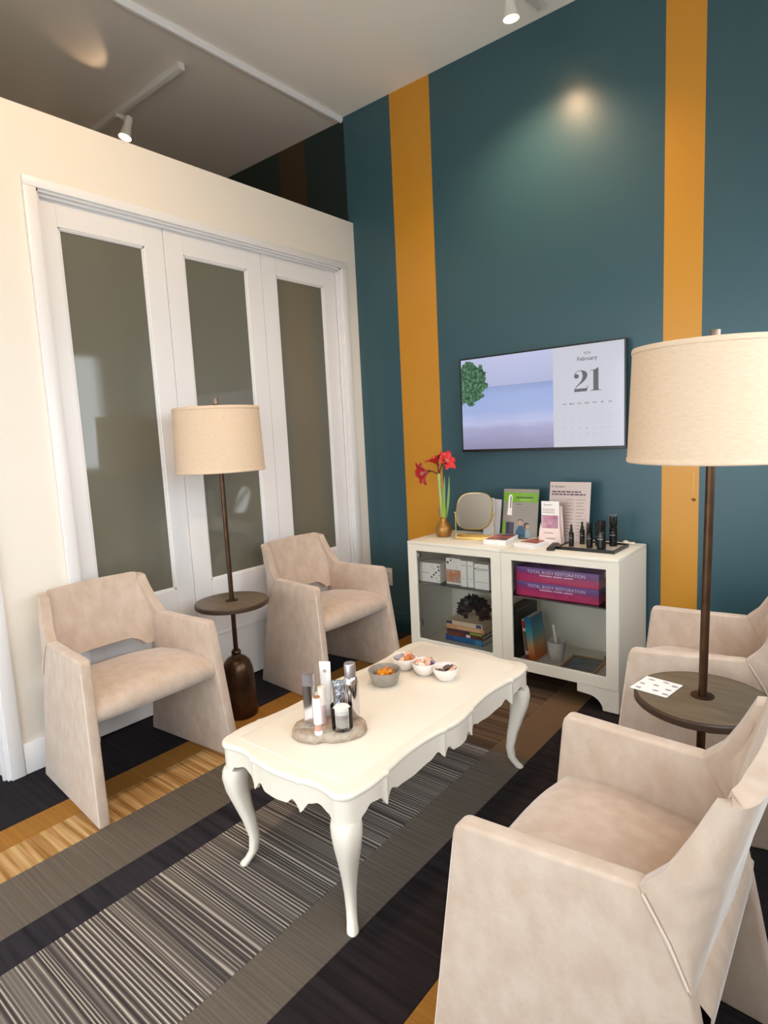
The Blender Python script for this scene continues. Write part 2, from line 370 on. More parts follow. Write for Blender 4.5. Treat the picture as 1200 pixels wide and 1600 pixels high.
# three folding glazed doors
PT, PB = 2.303, 0.627
edges = [-1.993, -1.409, -0.792, -0.166]
panes = [(-1.903, -1.525), (-1.288, -0.909), (-0.671, -0.298)]
for i in range(3):
    y0, y1 = edges[i] + 0.0015, edges[i + 1] - 0.0015; p0, p1 = panes[i]
    d = sroot('door_%d' % (i + 1), (-0.03, (y0 + y1) / 2, 0.0)); cy = (y0 + y1) / 2
    X0, X1 = -0.036, 0.0
    for a, b in ((y0, p0 - 0.012), (p1 + 0.012, y1)): box('stile', M_WHITE, d, X0, X1, a - cy, b - cy, 0.008, DZ - 0.014, 0.0015, 1)
    for a, b in ((PT + 0.012, DZ - 0.014), (0.008, PB - 0.012)): box('rail', M_WHITE, d, X0, X1, p0 - 0.012 - cy, p1 + 0.012 - cy, a, b, 0.0)
    mb = MB()
    for j, (dx, w0, w1) in enumerate(((-0.004, 0.012, 0.005), (-0.009, 0.005, 0.0))):
        mb.box(X0 + 0.01, dx, p0 - w0 - cy, p0 - w1 - cy, PB - w0, PT + w0).box(X0 + 0.01, dx, p1 + w1 - cy, p1 + w0 - cy, PB - w0, PT + w0)
        mb.box(X0 + 0.01, dx, p0 - w0 - cy, p1 + w0 - cy, PB - w0, PB - w1).box(X0 + 0.01, dx, p0 - w0 - cy, p1 + w0 - cy, PT + w1, PT + w0)
    build('glazing_bead', mb, M_WHITE, d, weld=False)
    box('pane', M_PANE, d, -0.020, -0.014, p0 - cy, p1 - cy, PB, PT)
    # lower rail moulding line
    box('rail_moulding', M_WHITE, d, -0.0005, 0.004, y0 + 0.09 - cy, y1 - 0.09 - cy, 0.30, 0.318, 0.0015, 1)
dd = sroot('door_4', (-0.09, (E0 + E1) / 2, 0)); box('door_leaf', M_WHITE, dd, -0.03, 0, (E0 - E1) / 2 + 0.013, (E1 - E0) / 2 - 0.013, 0.006, EZ - 0.014, 0.002)

# ------------------------------------------------------------------ armchairs
def hw(x, z):   # outer half width of the chair shell
    return 0.268 + 0.046 * (x / 0.575) - 0.02 * min(z, 0.62) / 0.6
def make_chair():
    r = thing('armchair', '', 'armchair')
    T = 0.042
    # side panels: arm and leg in one slab
    ol = [(0.0, 0.0), (0.575, 0.0), (0.562, 0.1), (0.507, 0.578), (0.502, 0.596), (0.488, 0.604), (0.33, 0.604), (0.165, 0.607), (0.125, 0.535), (0.085, 0.45)]
    for sgn in (-1, 1):
        mb = MB(); n = len(ol)
        vs = [(x, sgn * hw(x, z), z) for x, z in ol] + [(x, sgn * (hw(x, z) - T), z) for x, z in ol]
        mb.add(vs, [tuple(range(n))[::-1], tuple(range(n, 2 * n))] + [(i, (i + 1) % n, n + (i + 1) % n, n + i) for i in range(n)])
        sp = build('side_panel', mb, M_VELVET, r, 0.011, 3, smooth=0.9)
        # pale tube painting the sheen on the outer front edge; seam to the back
        pts = [(0.5705, sgn * (hw(0.575, 0) - 0.0036), 0.012), (0.5585, sgn * (hw(0.562, 0.1) - 0.0036), 0.1), (0.5045, sgn * (hw(0.508, 0.56) - 0.0036), 0.56)]
        build('edge_sheen', MB().tube(pts, 0.0028, 6), M_SEAM_SHEEN, sp)
        seam = [(0.158, sgn * (hw(0.165, 0.6) + 0.0015), 0.598), (0.118, sgn * (hw(0.125, 0.535) + 0.0015), 0.53), (0.088, sgn * (hw(0.085, 0.45) + 0.0015), 0.462)]
        build('seam', MB().tube(seam, 0.0024, 6), M_SEAM_SHEEN, sp)
    # wrapped backrest: outer skin, inner skin set in along the normals, rim between
    P0 = [(0.0, 0.087, 0.455), (0.5, 0.166, 0.607), (0.62, 0.128, 0.645), (0.78, 0.098, 0.70), (1.0, 0.066, 0.770)]
    P1 = [(0.0, 0.080, 0.450), (0.5, 0.045, 0.62), (1.0, 0.0, 0.780)]
    def ev(P, t): return interp([(a, b) for a, b, c in P], t), interp([(a, c) for a, b, c in P], t)
    rowsN = 26; R = 0.075; US = 0.42
    def side(u, t):
        x0, z0 = ev(P0, t); x1, z1 = ev(P1, t); x = lerp(x0, x1, u); z = lerp(z0, z1, u)
        return x, hw(0.12, 0.6) + 0.001 - 0.028 * sm((z - 0.58) / 0.2), z
    half = []
    for i in range(5): half.append([side(US * i / 4, j / rowsN) for j in range(rowsN + 1)])
    for i in range(1, 9):
        a = i / 8 * PI / 2; col = []
        for j in range(rowsN + 1):
            xa, ya, za = side(US, j / rowsN); xe, ye, ze = side(1.0, j / rowsN); k = math.sin(a)
            col.append((lerp(xa, xe, k), ya - R * (1 - math.cos(a)), lerp(za, ze, k)))
        half.append(col)
    last = half[-1]; nb = 9
    for i in range(1, nb + 1):
        q = i / nb; col = []
        for j in range(rowsN + 1):
            t = j / rowsN; x, y, z = last[j]
            zb = last[0][2] + 0.044 * (1 - (1 - min(1, q * 2.4)) ** 2); zt = last[-1][2] + 0.001 * math.sin(q * PI / 2); z2 = lerp(zb, zt, t)
            col.append((interp([(0.44, 0.082), (0.62, 0.045), (0.79, -0.002)], z2) - 0.012 * math.sin(q * PI / 2), lerp(y, 0.0, q), z2))
        half.append(col)
    full = half + [[(x, -y, z) for x, y, z in c] for c in half[-2::-1]]
    nc = len(full); nr = rowsN + 1; V = [[Vector(p) for p in c] for c in full]
    nrm = [[None] * nr for _ in range(nc)]
    for i in range(nc):
        for j in range(nr):
            # normal from the horizontal sweep direction, kept nearly level so the rim stays clean
            j2 = max(6, j); du = V[min(nc - 1, i + 1)][j2] - V[max(0, i - 1)][j2]; dv = V[i][nr - 1] - V[i][nr // 2]
            nv_ = du.cross(dv).normalized()
            nrm[i][j] = nv_ if nv_.dot(Vector((0.2, 0, 0.62)) - V[i][j]) > 0 else -nv_
    for _ in range(3):
        nrm = [[(nrm[max(0, i - 1)][j] + nrm[i][j] * 2 + nrm[min(nc - 1, i + 1)][j]).normalized() for j in range(nr)] for i in range(nc)]
    TB = 0.038
    inn_ = [[V[i][j] + nrm[i][j] * TB for j in range(nr)] for i in range(nc)]
    vs = [tuple(p) for c in V for p in c] + [tuple(p) for c in inn_ for p in c]; o_ = nc * nr
    fs = []
    for i in range(nc - 1):
        for j in range(nr - 1):
            fs.append((i * nr + j, i * nr + j + 1, (i + 1) * nr + j + 1, (i + 1) * nr + j)); fs.append((o_ + i * nr + j, o_ + (i + 1) * nr + j, o_ + (i + 1) * nr + j + 1, o_ + i * nr + j + 1))
        for j in (0, nr - 1): fs.append((i * nr + j, (i + 1) * nr + j, o_ + (i + 1) * nr + j, o_ + i * nr + j))
    for i in (0, nc - 1):
        for j in range(nr - 1): fs.append((i * nr + j, i * nr + j + 1, o_ + i * nr + j + 1, o_ + i * nr + j))
    b = build('backrest', MB().add(vs, fs), M_VELVET, r, smooth=0.75)
    bv = b.modifiers.new('round', 'BEVEL'); bv.width = 0.012; bv.segments = 3; bv.limit_method = 'ANGLE'; bv.angle_limit = 0.9
    # seat cushion
    P = []
    nu, nv = 22, 14
    prof = [(0.085, 0.300), (0.065, 0.345), (0.062, 0.395), (0.085, 0.418), (0.16, 0.436), (0.27, 0.448), (0.38, 0.452), (0.45, 0.447), (0.495, 0.432), (0.518, 0.408), (0.522, 0.385), (0.512, 0.366), (0.47, 0.352), (0.3, 0.31), (0.16, 0.29)]
    for x, z in prof:
        row = []
        for j in range(nv + 1):
            v = -1 + 2 * j / nv
            dome = (1 - abs(v) ** 2.6)
            zz = z + (0.018 * dome if z > 0.4 else 0.0); xx = x + (0.010 * dome if x > 0.45 else 0.0)
            row.append((xx, v * (hw(x, z) - T + 0.004), zz))
        P.append(row)
    P.append(P[0])
    mb = MB().grid(P)
    build('seat', mb, M_VELVET, r, smooth=1.2)
    return r
chair0 = make_chair()
CH = [((0.078, -2.003, 0.0), 0.0, 'beige velvet armchair beside the wall strip left of the glazed doors, next to the slimmer side of the lamp'),
      ((0.082, -0.832, 0.0), 0.0, 'beige velvet armchair in the corner between the floor lamp and the white cabinet'),
      ((2.648, -1.992, 0.0), PI, 'beige velvet armchair across the table from the doors, its outer side to the window light'),
      ((2.600, -0.828, 0.0), PI + 0.135, 'beige velvet armchair half hidden behind the round lamp table, beside the cabinet end')]
CH[0] = (CH[0][0], CH[0][1], 'beige velvet armchair by the first glazed door, near the table end with silver bottles')
for i, (loc, rz, lab) in enumerate(CH):
    o = chair0 if i == 0 else copy_tree(chair0)
    o.location = loc; o.rotation_euler = (0, 0, rz); o['label'] = lab; o['group'] = 'beige velvet armchairs around the coffee table'

# ------------------------------------------------------------------ coffee table
TX, TY, TH = 1.455, -1.61, 0.43
def table_outline(hx, hy, r=0.05, amp=0.016):
    """serpentine rectangle, counter-clockwise, list of (x,y,side,s)"""
    def wav(s, sd):
        a = abs(s); rd = (0.753, 0.17, 0.035) if sd == 'l' else (0.44, 0.44, 0.06)
        return wav0(a, sd) + 0.006 * max(0.0, 1 - min(abs(a - rd[0]), abs(a - rd[1])) / rd[2]) ** 1.5
    def wav0(a, sd):
        if sd == 'l':
            if a > 0.753: return 0.006 * math.sin(PI * (a - 0.753) / 0.247)
            if a > 0.17: return -0.013 * math.sin(PI * (a - 0.17) / 0.583)
            return 0.012 * math.cos(PI / 2 * a / 0.17)
        if a > 0.44: return -0.010 * math.sin(PI * (a - 0.44) / 0.56)
        return 0.010 * math.cos(PI / 2 * a / 0.44)
    out = []
    def edge(ax, ay, bx, by, nx, ny, n, sd):
        for i in range(n):
            u = i / n; s = -1 + 2 * u; w = wav(s, sd)
            out.append((lerp(ax, bx, u) + nx * w, lerp(ay, by, u) + ny * w, sd, s))
    def corner(cx, cy, a0):
        for i in range(6):
            a = a0 + (PI / 2) * i / 6
            out.append((cx + r * math.cos(a), cy + r * math.sin(a), 'c', 1.0))
    edge(-hx + r, -hy, hx - r, -hy, 0, -1, 70, 's'); corner(hx - r, -hy + r, -PI / 2)
    edge(hx, -hy + r, hx, hy - r, 1, 0, 130, 'l'); corner(hx - r, hy - r, 0)
    edge(hx - r, hy, -hx + r, hy, 0, 1, 70, 's'); corner(-hx + r, hy - r, PI / 2)
    edge(-hx, hy - r, -hx, -hy + r, -1, 0, 130, 'l'); corner(-hx + r, -hy + r, PI)
    return out
ct = thing('coffee_table', 'cream lacquered coffee table with scalloped apron and curved cabriole legs', 'table', (TX, TY, 0))
HX, HY = 0.278, 0.548
OL = table_outline(HX, HY)
def off(ol, d):
    n = len(ol); res = []
    for i in range(n):
        p = Vector(ol[i - 1][:2]); q = Vector(ol[(i + 1) % n][:2]); t = (q - p).normalized(); nn = Vector((t.y, -t.x))
        res.append((ol[i][0] - nn.x * d, ol[i][1] - nn.y * d))
    return res
def ringmesh(levels, cap_top=True, cap_bot=True):
    n = len(levels[0]); vs = [p for l in levels for p in l]
    fs = [(i * n + k, i * n + (k + 1) % n, (i + 1) * n + (k + 1) % n, (i + 1) * n + k) for i in range(len(levels) - 1) for k in range(n)]
    if cap_bot: fs.append(tuple(range(n))[::-1])
    if cap_top: fs.append(tuple(range((len(levels) - 1) * n, len(levels) * n)))
    return MB().add(vs, fs)
lv = []
for d, z in ((0.012, TH - 0.018), (0.003, TH - 0.018), (0.0, TH - 0.012), (0.001, TH - 0.006), (0.006, TH - 0.0015), (0.011, TH)):
    lv.append([(x, y, z) for x, y in off(OL, d)])
tt = build('table_top', ringmesh(lv), M_TABLE, ct, smooth=0.7)
# raised field on the top
def rr(hx, hy, r, n=5):
    pts = []
    for cx, cy, a0 in ((hx - r, -hy + r, -PI / 2), (hx - r, hy - r, 0), (-hx + r, hy - r, PI / 2), (-hx + r, -hy + r, PI)):
        for i in range(n + 1):
            a = a0 + PI / 2 * i / n; pts.append((cx + r * math.cos(a), cy + r * math.sin(a)))
    return pts
fp0 = rr(HX - 0.048, HY - 0.05, 0.012); fp1 = rr(HX - 0.051, HY - 0.053, 0.012)
build('raised_field', ringmesh([[(x, y, TH - 0.0004) for x, y in fp0], [(x, y, TH + 0.0016) for x, y in fp1]]), M_TABLE, ct, smooth=0.5)
# apron
def apron_depth(sd, s):
    if sd == 'c': return 0.088
    a = abs(s)
    if sd == 'l':
        K = [(0, 0.078), (0.08, 0.076), (0.12, 0.056), (0.17, 0.082), (0.22, 0.056), (0.30, 0.070), (0.46, 0.079), (0.62, 0.072), (0.69, 0.056), (0.753, 0.086), (0.81, 0.052), (0.9, 0.044), (0.96, 0.062), (1.0, 0.088)]
    else:
        K = [(0, 0.076), (0.2, 0.074), (0.31, 0.056), (0.44, 0.086), (0.56, 0.054), (0.7, 0.044), (0.88, 0.056), (1.0, 0.088)]
    for (p, v), (q, w) in zip(K, K[1:]):
        if a <= q: return lerp(v, w, sm((a - p) / (q - p)))
    return 0.088
o1 = off(OL, 0.007); o2 = off(OL, 0.024)
zb = [TH - 0.017 - apron_depth(p[2], p[3]) for p in OL]
lv = [[(o1[i][0], o1[i][1], TH - 0.017) for i in range(len(OL))], [(o1[i][0], o1[i][1], zb[i]) for i in range(len(OL))],
      [(o2[i][0], o2[i][1], zb[i]) for i in range(len(OL))], [(o2[i][0], o2[i][1], TH - 0.017) for i in range(len(OL))]]
n = len(OL); vs = [p for l in lv for p in l]
fs = [(i * n + k, i * n + (k + 1) % n, ((i + 1) % 4) * n + (k + 1) % n, ((i + 1) % 4) * n + k) for i in range(4) for k in range(n)]
build('apron', MB().add(vs, fs), M_TABLE, ct, smooth=0.32)
for sx in (-1, 1):
    for sy in (-1, 1):
        secs = [(0.34, 0.000, 0.036), (0.325, 0.003, 0.0385), (0.30, 0.006, 0.0375), (0.26, 0.004, 0.033), (0.21, -0.005, 0.0265), (0.15, -0.017, 0.020), (0.09, -0.025, 0.0155),
                (0.045, -0.021, 0.0135), (0.02, -0.010, 0.0135), (0.008, -0.002, 0.015), (0.0, 0.001, 0.0145)]
        levels = []
        for z, o_, rad in secs[::-1]:
            ring = []
            cx = sx * (HX - 0.044 + o_); cy = sy * (HY - 0.044 + o_)
            for kx in range(16):
                a = 2 * PI * kx / 16; ca, sa = math.cos(a), math.sin(a); q = (abs(ca) ** 3.2 + abs(sa) ** 3.2) ** (-1 / 3.2)
                ring.append((cx + rad * q * ca, cy + rad * q * sa, z))
            levels.append(ring)
        build('leg', ringmesh(levels), M_TABLE, ct, smooth=0.9)

# ------------------------------------------------------------------ floor lamps
def make_lamp():
    r = thing('floor_lamp', '', 'lamp')
    prof = [(0.0, 0.0), (0.082, 0.0), (0.086, 0.004), (0.0865, 0.02), (0.083, 0.12), (0.079, 0.20), (0.074, 0.24), (0.063, 0.273), (0.045, 0.293), (0.027, 0.303), (0.022, 0.312), (0.024, 0.318), (0.022, 0.33), (0.015, 0.337), (0.0, 0.337)]
    build('base', MB().lathe(prof, 40), M_BRONZE, r, smooth=0.8)
    build('pole', MB().lathe([(0.0115, 0.336), (0.0115, 1.54)], 16), M_BRONZE, r, smooth=0.8)
    build('collar', MB().lathe([(0.0116, 0.555), (0.02, 0.556), (0.021, 0.562)], 20, cap=False), M_BRONZE, r)
    t = build('tray_table', MB().lathe([(0.0, 0.562), (0.173, 0.562), (0.178, 0.566), (0.178, 0.581), (0.175, 0.585), (0.0, 0.585)], 64), M_DISCRIM, r, smooth=0.5)
    build('table_veneer', MB().lathe([(0.03, 0.5852), (0.170, 0.5852), (0.169, 0.5858), (0.03, 0.5858)], 64, cap=False), M_DISC, t, smooth=0.5)
    build('table_ring', MB().lathe([(0.012, 0.5852), (0.03, 0.5852), (0.03, 0.589), (0.012, 0.590)], 32, cap=False), M_BRONZE, t, smooth=0.5)
    sh = build('lamp_shade', MB().lathe([(0.199, 1.520), (0.208, 1.222), (0.205, 1.222), (0.196, 1.520), (0.199, 1.520)], 72, cap=False), M_LINEN, r, smooth=0.5)
    build('shade_hem', MB().lathe([(0.199, 1.522), (0.201, 1.518), (0.2015, 1.510), (0.199, 1.506)], 72, cap=False), M_LINEN, sh)
    build('shade_hem', MB().lathe([(0.208, 1.234), (0.2098, 1.230), (0.2100, 1.223), (0.208, 1.220)], 72, cap=False), M_LINEN, sh)
    mb = MB()
    for q in range(3):
        a = q * 2 * PI / 3; mb.tube([(0.010 * math.cos(a), 0.010 * math.sin(a), 1.508), (0.197 * math.cos(a), 0.197 * math.sin(a), 1.508)], 0.002, 6)
    build('shade_spider', mb, M_BRONZE, r, weld=False)
    build('finial', MB().lathe([(0.0, 1.5405), (0.0125, 1.5405), (0.0125, 1.564), (0.0115, 1.566), (0.0, 1.566)], 16), mat('brushed_bronze', (150, 132, 118), 0.4, metal=0.8), r)
    return r
lamp0 = make_lamp()
lamp0.location = (0.325, -1.436, 0); lamp0.rotation_euler = (0, 0, 0)
lamp0['label'] = 'bronze floor lamp with drum shade and bare tray between armchairs at the glazed doors'
lamp0['group'] = 'drum-shade floor lamps with tray tables'
lamp1 = copy_tree(lamp0); lamp1.location = (2.397, -1.392, 0.0); lamp1.rotation_euler = (0, 0.014, 0)
for ch in lamp1.children:
    if ch.name.split('.')[0] in ('lamp_shade', 'shade_spider'): ch.location.z += 0.026
    if ch.name.split('.')[0] == 'finial': ch.location.z += 0.0185
    if ch.name.split('.')[0] == 'pole': ch.scale.z = 1.0118
lamp1['label'] = 'bronze floor lamp with pull chain, its round tray holding a printed card'
L2X, L2Y = 2.397, -1.392
mb = MB()
for q in range(16): mb.add(*(lambda m_: (m_.v, m_.f))(MB().lathe([(0.0, -0.0016), (0.0014, -0.0008), (0.0014, 0.0008), (0.0, 0.0016)], 6, (-0.035, -0.02, 1.214 - q * 0.0042))))
pc = build('pull_chain', mb, M_GOLD, lamp1, weld=False)
build('chain_bead', MB().lathe([(0.0, -0.005), (0.005, -0.003), (0.0065, 0.0), (0.004, 0.004), (0.0, 0.005)], 12, (-0.035, -0.02, 1.142)), M_GOLD, pc)
# printed card on the lamp table
card = thing('printed_card', 'white card with small blue grey prints lying on the round lamp table', 'card', (2.285, -1.400, 0.5880), -0.16)
box('card_sheet', M_PAPER, card, -0.053, 0.053, -0.055, 0.055, 0.0, 0.0012)
M_PRINT = mat('blue_grey_print', (164, 150, 158), 0.7)
random.seed(5)
for px, py, a in ((-0.03, 0.035, 0.3), (0.012, 0.04, 1.2), (0.04, 0.03, 0.2), (-0.038, -0.005, 0.9), (-0.004, 0.005, 0.0), (0.036, -0.004, 0.5), (-0.035, -0.04, 1.3), (0.012, -0.03, 0.1), (0.04, -0.038, 0.4)):
    mb = MB(); nn = 7
    pts = [(px + (0.006 + 0.004 * random.random()) * math.cos(t * 2 * PI / nn) * 1.3, py + (0.004 + 0.003 * random.random()) * math.sin(t * 2 * PI / nn)) for t in range(nn)]
    mb.add([(x, y, 0.00135) for x, y in pts], [tuple(range(nn))]); build('print_mark', mb, M_PRINT, card, smooth=0)

# ------------------------------------------------------------------ track lights
M_TRACK = mat('white_track_metal', (225, 220, 212), 0.4)
def bulb_mat():
    m = mat('lit_bulb', (255, 214, 150), 0.4, emit=1.0); m.node_tree.nodes['Principled BSDF'].inputs['Emission Strength'].default_value = 45.0; return m
M_BULB = bulb_mat()
def track(name, label, a, b):
    a = Vector(a); b = Vector(b); t = thing(name, label, 'light track', tuple((a + b) / 2)); d = (b - a)
    h = d.length / 2
    if abs(d.x) > abs(d.y): mb = MB().box(-h, h, -0.018, 0.018, -0.0345, -0.0005)
    else: mb = MB().box(-0.018, 0.018, -h, h, -0.0345, -0.0005)
    build('rail', mb, M_TRACK, t, 0.002)
    for sg in (-1, 1):
        u0, u1 = sorted((sg * h, sg * (h + 0.006)))
        build('end_cap', MB().box(u0, u1, -0.02, 0.02, -0.037, -0.0005) if abs(d.x) > abs(d.y) else MB().box(-0.02, 0.02, u0, u1, -0.037, -0.0005), M_TRACK, t)
    return t
def head(label, mount, bulb, aim, watt, cone=1.7, blend=0.8):
    """lamp head: adapter on the track, stem, flared can, bulb; mount = point under the rail"""
    mount = Vector(mount); bulb = Vector(bulb); aim = Vector(aim)
    t = thing('track_lamp_head', label, 'spotlight', tuple(mount), 0.0, 'white track lamp heads')
    bb = bulb - mount; dr = (aim - bulb).normalized()
    q = dr.to_track_quat('Z', 'Y').to_matrix().to_4x4()
    back = bb - dr * 0.10
    build('adapter', MB().box(-0.016, 0.016, -0.03, 0.03, -0.022, -0.0003), M_TRACK, t, 0.002)
    build('stem', MB().tube([(0, 0, -0.02), back * 0.5 + Vector((0, 0, -0.012)), back], 0.008, 10), M_TRACK, t)
    can = MB().lathe([(0.0, -0.03), (0.02, -0.03), (0.024, -0.02), (0.024, 0.04), (0.034, 0.085), (0.038, 0.098), (0.0355, 0.098), (0.030, 0.08), (0.0, 0.078)], 28)
    build('lamp_can', can.xf(Matrix.Translation(back) @ q), M_TRACK, t, smooth=0.6)
    build('bulb', MB().lathe([(0.0, 0.084), (0.029, 0.084), (0.032, 0.094), (0.022, 0.103), (0.0, 0.107)], 24).xf(Matrix.Translation(back) @ q), M_BULB, t, smooth=0.6)
    l = bpy.data.lights.new('spot_beam', 'SPOT'); l.energy = watt; l.color = SPOT_COL; l.spot_size = cone; l.spot_blend = blend; l.shadow_soft_size = 0.03
    lo = bpy.data.objects.new('spot_beam', l); C.objects.link(lo); lo.parent = t
    lo.matrix_local = Matrix.Translation(back + dr * 0.125) @ dr.to_track_quat('-Z', 'Y').to_matrix().to_4x4()
    return t
ZT = CEIL - 0.0348
track('light_track', 'white ceiling track running out from the painted wall', (1.385, -0.10, CEIL), (1.385, -3.3, CEIL))
track('light_track', 'white ceiling track above the room behind the partition', (-0.285, -1.04, CEIL), (-2.2, -1.04, CEIL))
head('white track lamp head close to the teal wall with a glowing bulb', (1.385, -0.26, ZT), (1.37, -0.40, 3.22), (1.38, -0.16, 0.9), SPOT_W * 1.15, 2.3, 1.0)
head('white track lamp head above the middle of the coffee table', (1.385, -1.35, ZT), (1.40, -1.42, 3.22), (1.45, -1.5, 0.4), SPOT_W, 1.5, 1.0)
head('white track lamp head turned towards the partition and glazed doors', (1.385, -2.1, ZT), (1.32, -2.12, 3.24), (0.0, -1.9, 1.9), SPOT_W, 2.0, 1.0)
head('white track lamp head above the front end of the coffee table', (1.385, -2.85, ZT), (1.385, -2.80, 3.22), (1.4, -2.1, 0.4), SPOT_W * 0.7, 1.6, 1.0)
hd = head('white track lamp head hanging just above the partition top', (-0.955, -1.04, ZT), (-0.80, -1.11, 3.185), (-0.9, -1.9, 0.6), SPOT_W * 2.0, 1.6, 1.0)
# light leaking from the vented back of that head onto the ceiling
l = bpy.data.lights.new('back_leak', 'SPOT'); l.energy = 3.5; l.color = SPOT_COL; l.spot_size = 0.75; l.spot_blend = 1.0; l.shadow_soft_size = 0.01
lo = bpy.data.objects.new('back_leak', l); C.objects.link(lo); lo.parent = hd
_p = Vector((-0.74, -1.19, 3.30)); _d = (Vector((-0.52, -1.48, 3.425)) - _p).normalized()
lo.matrix_local = Matrix.Translation(_p - Vector((-0.955, -1.04, ZT))) @ _d.to_track_quat('-Z', 'Y').to_matrix().to_4x4()
head('unseen track lamp head added to brighten the room behind the partition', (-1.9, -1.04, ZT), (-1.8, -1.12, 3.2), (-1.4, -2.4, 0.2), SPOT_W * 2.0, 1.8, 1.0)  # unseen extra head, added to lift the light on the inner ceiling

# ------------------------------------------------------------------ cabinets
def frame_ring(x0, x1, z0, z1, wx, wt, wbm, y0, y1):
    o = [(x0, z0), (x1, z0), (x1, z1), (x0, z1)]; i_ = [(x0 + wx, z0 + wbm), (x1 - wx, z0 + wbm), (x1 - wx, z1 - wt), (x0 + wx, z1 - wt)]
    loops = [[(x, y0, z) for x, z in o], [(x, y1, z) for x, z in o], [(x, y1, z) for x, z in i_], [(x, y0, z) for x, z in i_]]
    vs = [p for l in loops for p in l]
    return MB().add(vs, [(a * 4 + k_, a * 4 + (k_ + 1) % 4, ((a + 1) % 4) * 4 + (k_ + 1) % 4, ((a + 1) % 4) * 4 + k_) for a in range(4) for k_ in range(4)])
KB, KT, KF, KW = 0.112, 0.742, -0.4475, -0.016
def cabinet(label, x0, x1, foot_right):
    cx = (x0 + x1) / 2; r = thing('display_cabinet', label, 'cabinet', (cx, -0.23, 0), 0, 'white glass-door cabinets under the screen')
    h = (x1 - x0) / 2 - 0.0008; yb, yf = KW + 0.23, KF + 0.23
    bf = yf + 0.021
    for a, b in ((-h, -h + 0.018), (h - 0.018, h)): box('side_panel', M_CAB, r, a, b, bf, yb, KB, KT - 0.0185, 0.001, 1)
    box('top_panel', M_CAB, r, -h, h, yf, yb, KT - 0.018, KT, 0.002)
    box('bottom_panel', M_CABIN, r, -h + 0.0182, h - 0.0182, bf, yb, KB, KB + 0.018)
    box('back_panel', M_CABIN, r, -h + 0.0182, h - 0.0182, yb - 0.008, yb, KB + 0.0182, KT - 0.0185)
    box('shelf', M_SHELF, r, -h + 0.019, h - 0.019, bf + 0.006, yb - 0.009, 0.4915, 0.4975)
    mb = MB().box(-h + 0.019, h - 0.019, bf + 0.0045, bf + 0.006, 0.4915, 0.4975)
    build('shelf_edge', mb, mat('green_glass_edge', (96, 104, 98), 0.2), r)
    d = build('door', frame_ring(-h, h, KB, KT - 0.0185, 0.058, 0.034, 0.058, yf + 0.001, yf + 0.0195), M_CAB, r, 0.0015, 1)
    box('glass', M_GLASS, d, -h + 0.056, h - 0.056, yf + 0.009, yf + 0.012, KB + 0.056, KT - 0.05)
    sg = 1 if foot_right else -1
    for z in (0.255, 0.66):
        mb = MB().tube([(-sg * (h - 0.062), bf + 0.006, z - 0.012), (-sg * (h - 0.062), bf + 0.006, z + 0.012)], 0.012, 10) if not foot_right else MB().tube([(h - 0.062, bf + 0.006, z - 0.012), (h - 0.062, bf + 0.006, z + 0.012)], 0.012, 10)
        if not foot_right: mb = MB().tube([(-h + 0.062, bf + 0.006, z - 0.012), (-h + 0.062, bf + 0.006, z + 0.012)], 0.012, 10)
        build('hinge', mb, M_GREYMETAL, d)
    # bracket foot with a scooped inner edge
    L = 0.2
    poly = [(0, 0.1115), (0, 0.0), (0.075, 0.0)] + [(0.075 + 0.075 * (1 - math.cos(t * PI / 2 / 8)) , 0.066 * math.sin(t * PI / 2 / 8)) for t in range(1, 9)] + [(L, 0.07), (L, 0.1115)]
    fn = (lambda u, v, w: (h - u, w, v)) if foot_right else (lambda u, v, w: (-h + u, w, v))
    build('bracket_foot', MB().prism(poly, yf + 0.004, yf + 0.026, fn), M_CAB, r, 0.001, 1)
    a, b = (h - 0.02, h) if foot_right else (-h, -h + 0.02)
    box('side_foot', M_CAB, r, a, b, yf + 0.0262, yb, 0.0, KB - 0.0005)
    a, b = (-h + 0.005, -h + 0.03) if foot_right else (h - 0.03, h - 0.005)
    box('centre_foot', M_CAB, r, a, b, yf + 0.2, yf + 0.24, 0.0, KB - 0.0005)
    return r
cabinet('white glass-door cabinet holding small cartons and stacked books', 0.671, 1.271, False)
cabinet('white glass-door cabinet holding two purple boxes and a mortar', 1.271, 1.871, True)

# ------------------------------------------------------------------ things in the cabinets
SHZ = 0.4978; FLZ = KB + 0.0183
def carton(label, x0, x1, yf, dep, h, m, z=SHZ, name='carton', group='cartons on the glass shelf'):
    r = thing(name, label, 'box', ((x0 + x1) / 2, yf + dep / 2, z), 0, group)
    box('carton_body', m, r, -(x1 - x0) / 2, (x1 - x0) / 2, -dep / 2, dep / 2, 0, h, 0.001, 1); return r
M_CARTON = mat('white_carton', (236, 230, 222), 0.5)
M_DOT = mat('blue_grey_dots', (72, 84, 120), 0.6); M_DOTL = mat('pale_grey_dots', (176, 180, 172), 0.6)
def disc(mb, x, y, z, r, n=8):
    mb.add([(x + r * math.cos(2 * PI * k_ / n), y, z + r * math.sin(2 * PI * k_ / n)) for k_ in range(n)], [tuple(range(n))])
b1 = carton('small white carton with a diagonal of blue dots', 0.705, 0.852, -0.388, 0.09, 0.113, M_CARTON)
box('printed_line', M_INKL, b1, -0.058, -0.005, -0.0459, -0.0452, 0.052, 0.056)
for dx, dz, q in ((0.062, 0.094, 1), (0.046, 0.06, 1), (0.031, 0.046, 1), (0.015, 0.031, 1), (0.066, 0.075, 1), (0.03, 0.082, 0), (0.02, 0.096, 0), (0.05, 0.028, 0), (0.066, 0.045, 0), (0.06, 0.012, 0)):
    mb = MB(); disc(mb, dx, -0.0456, dz, 0.0085 if q else 0.005, 4 if q else 8); build('printed_dot', mb, M_DOT if q else M_DOTL, b1, smooth=0)
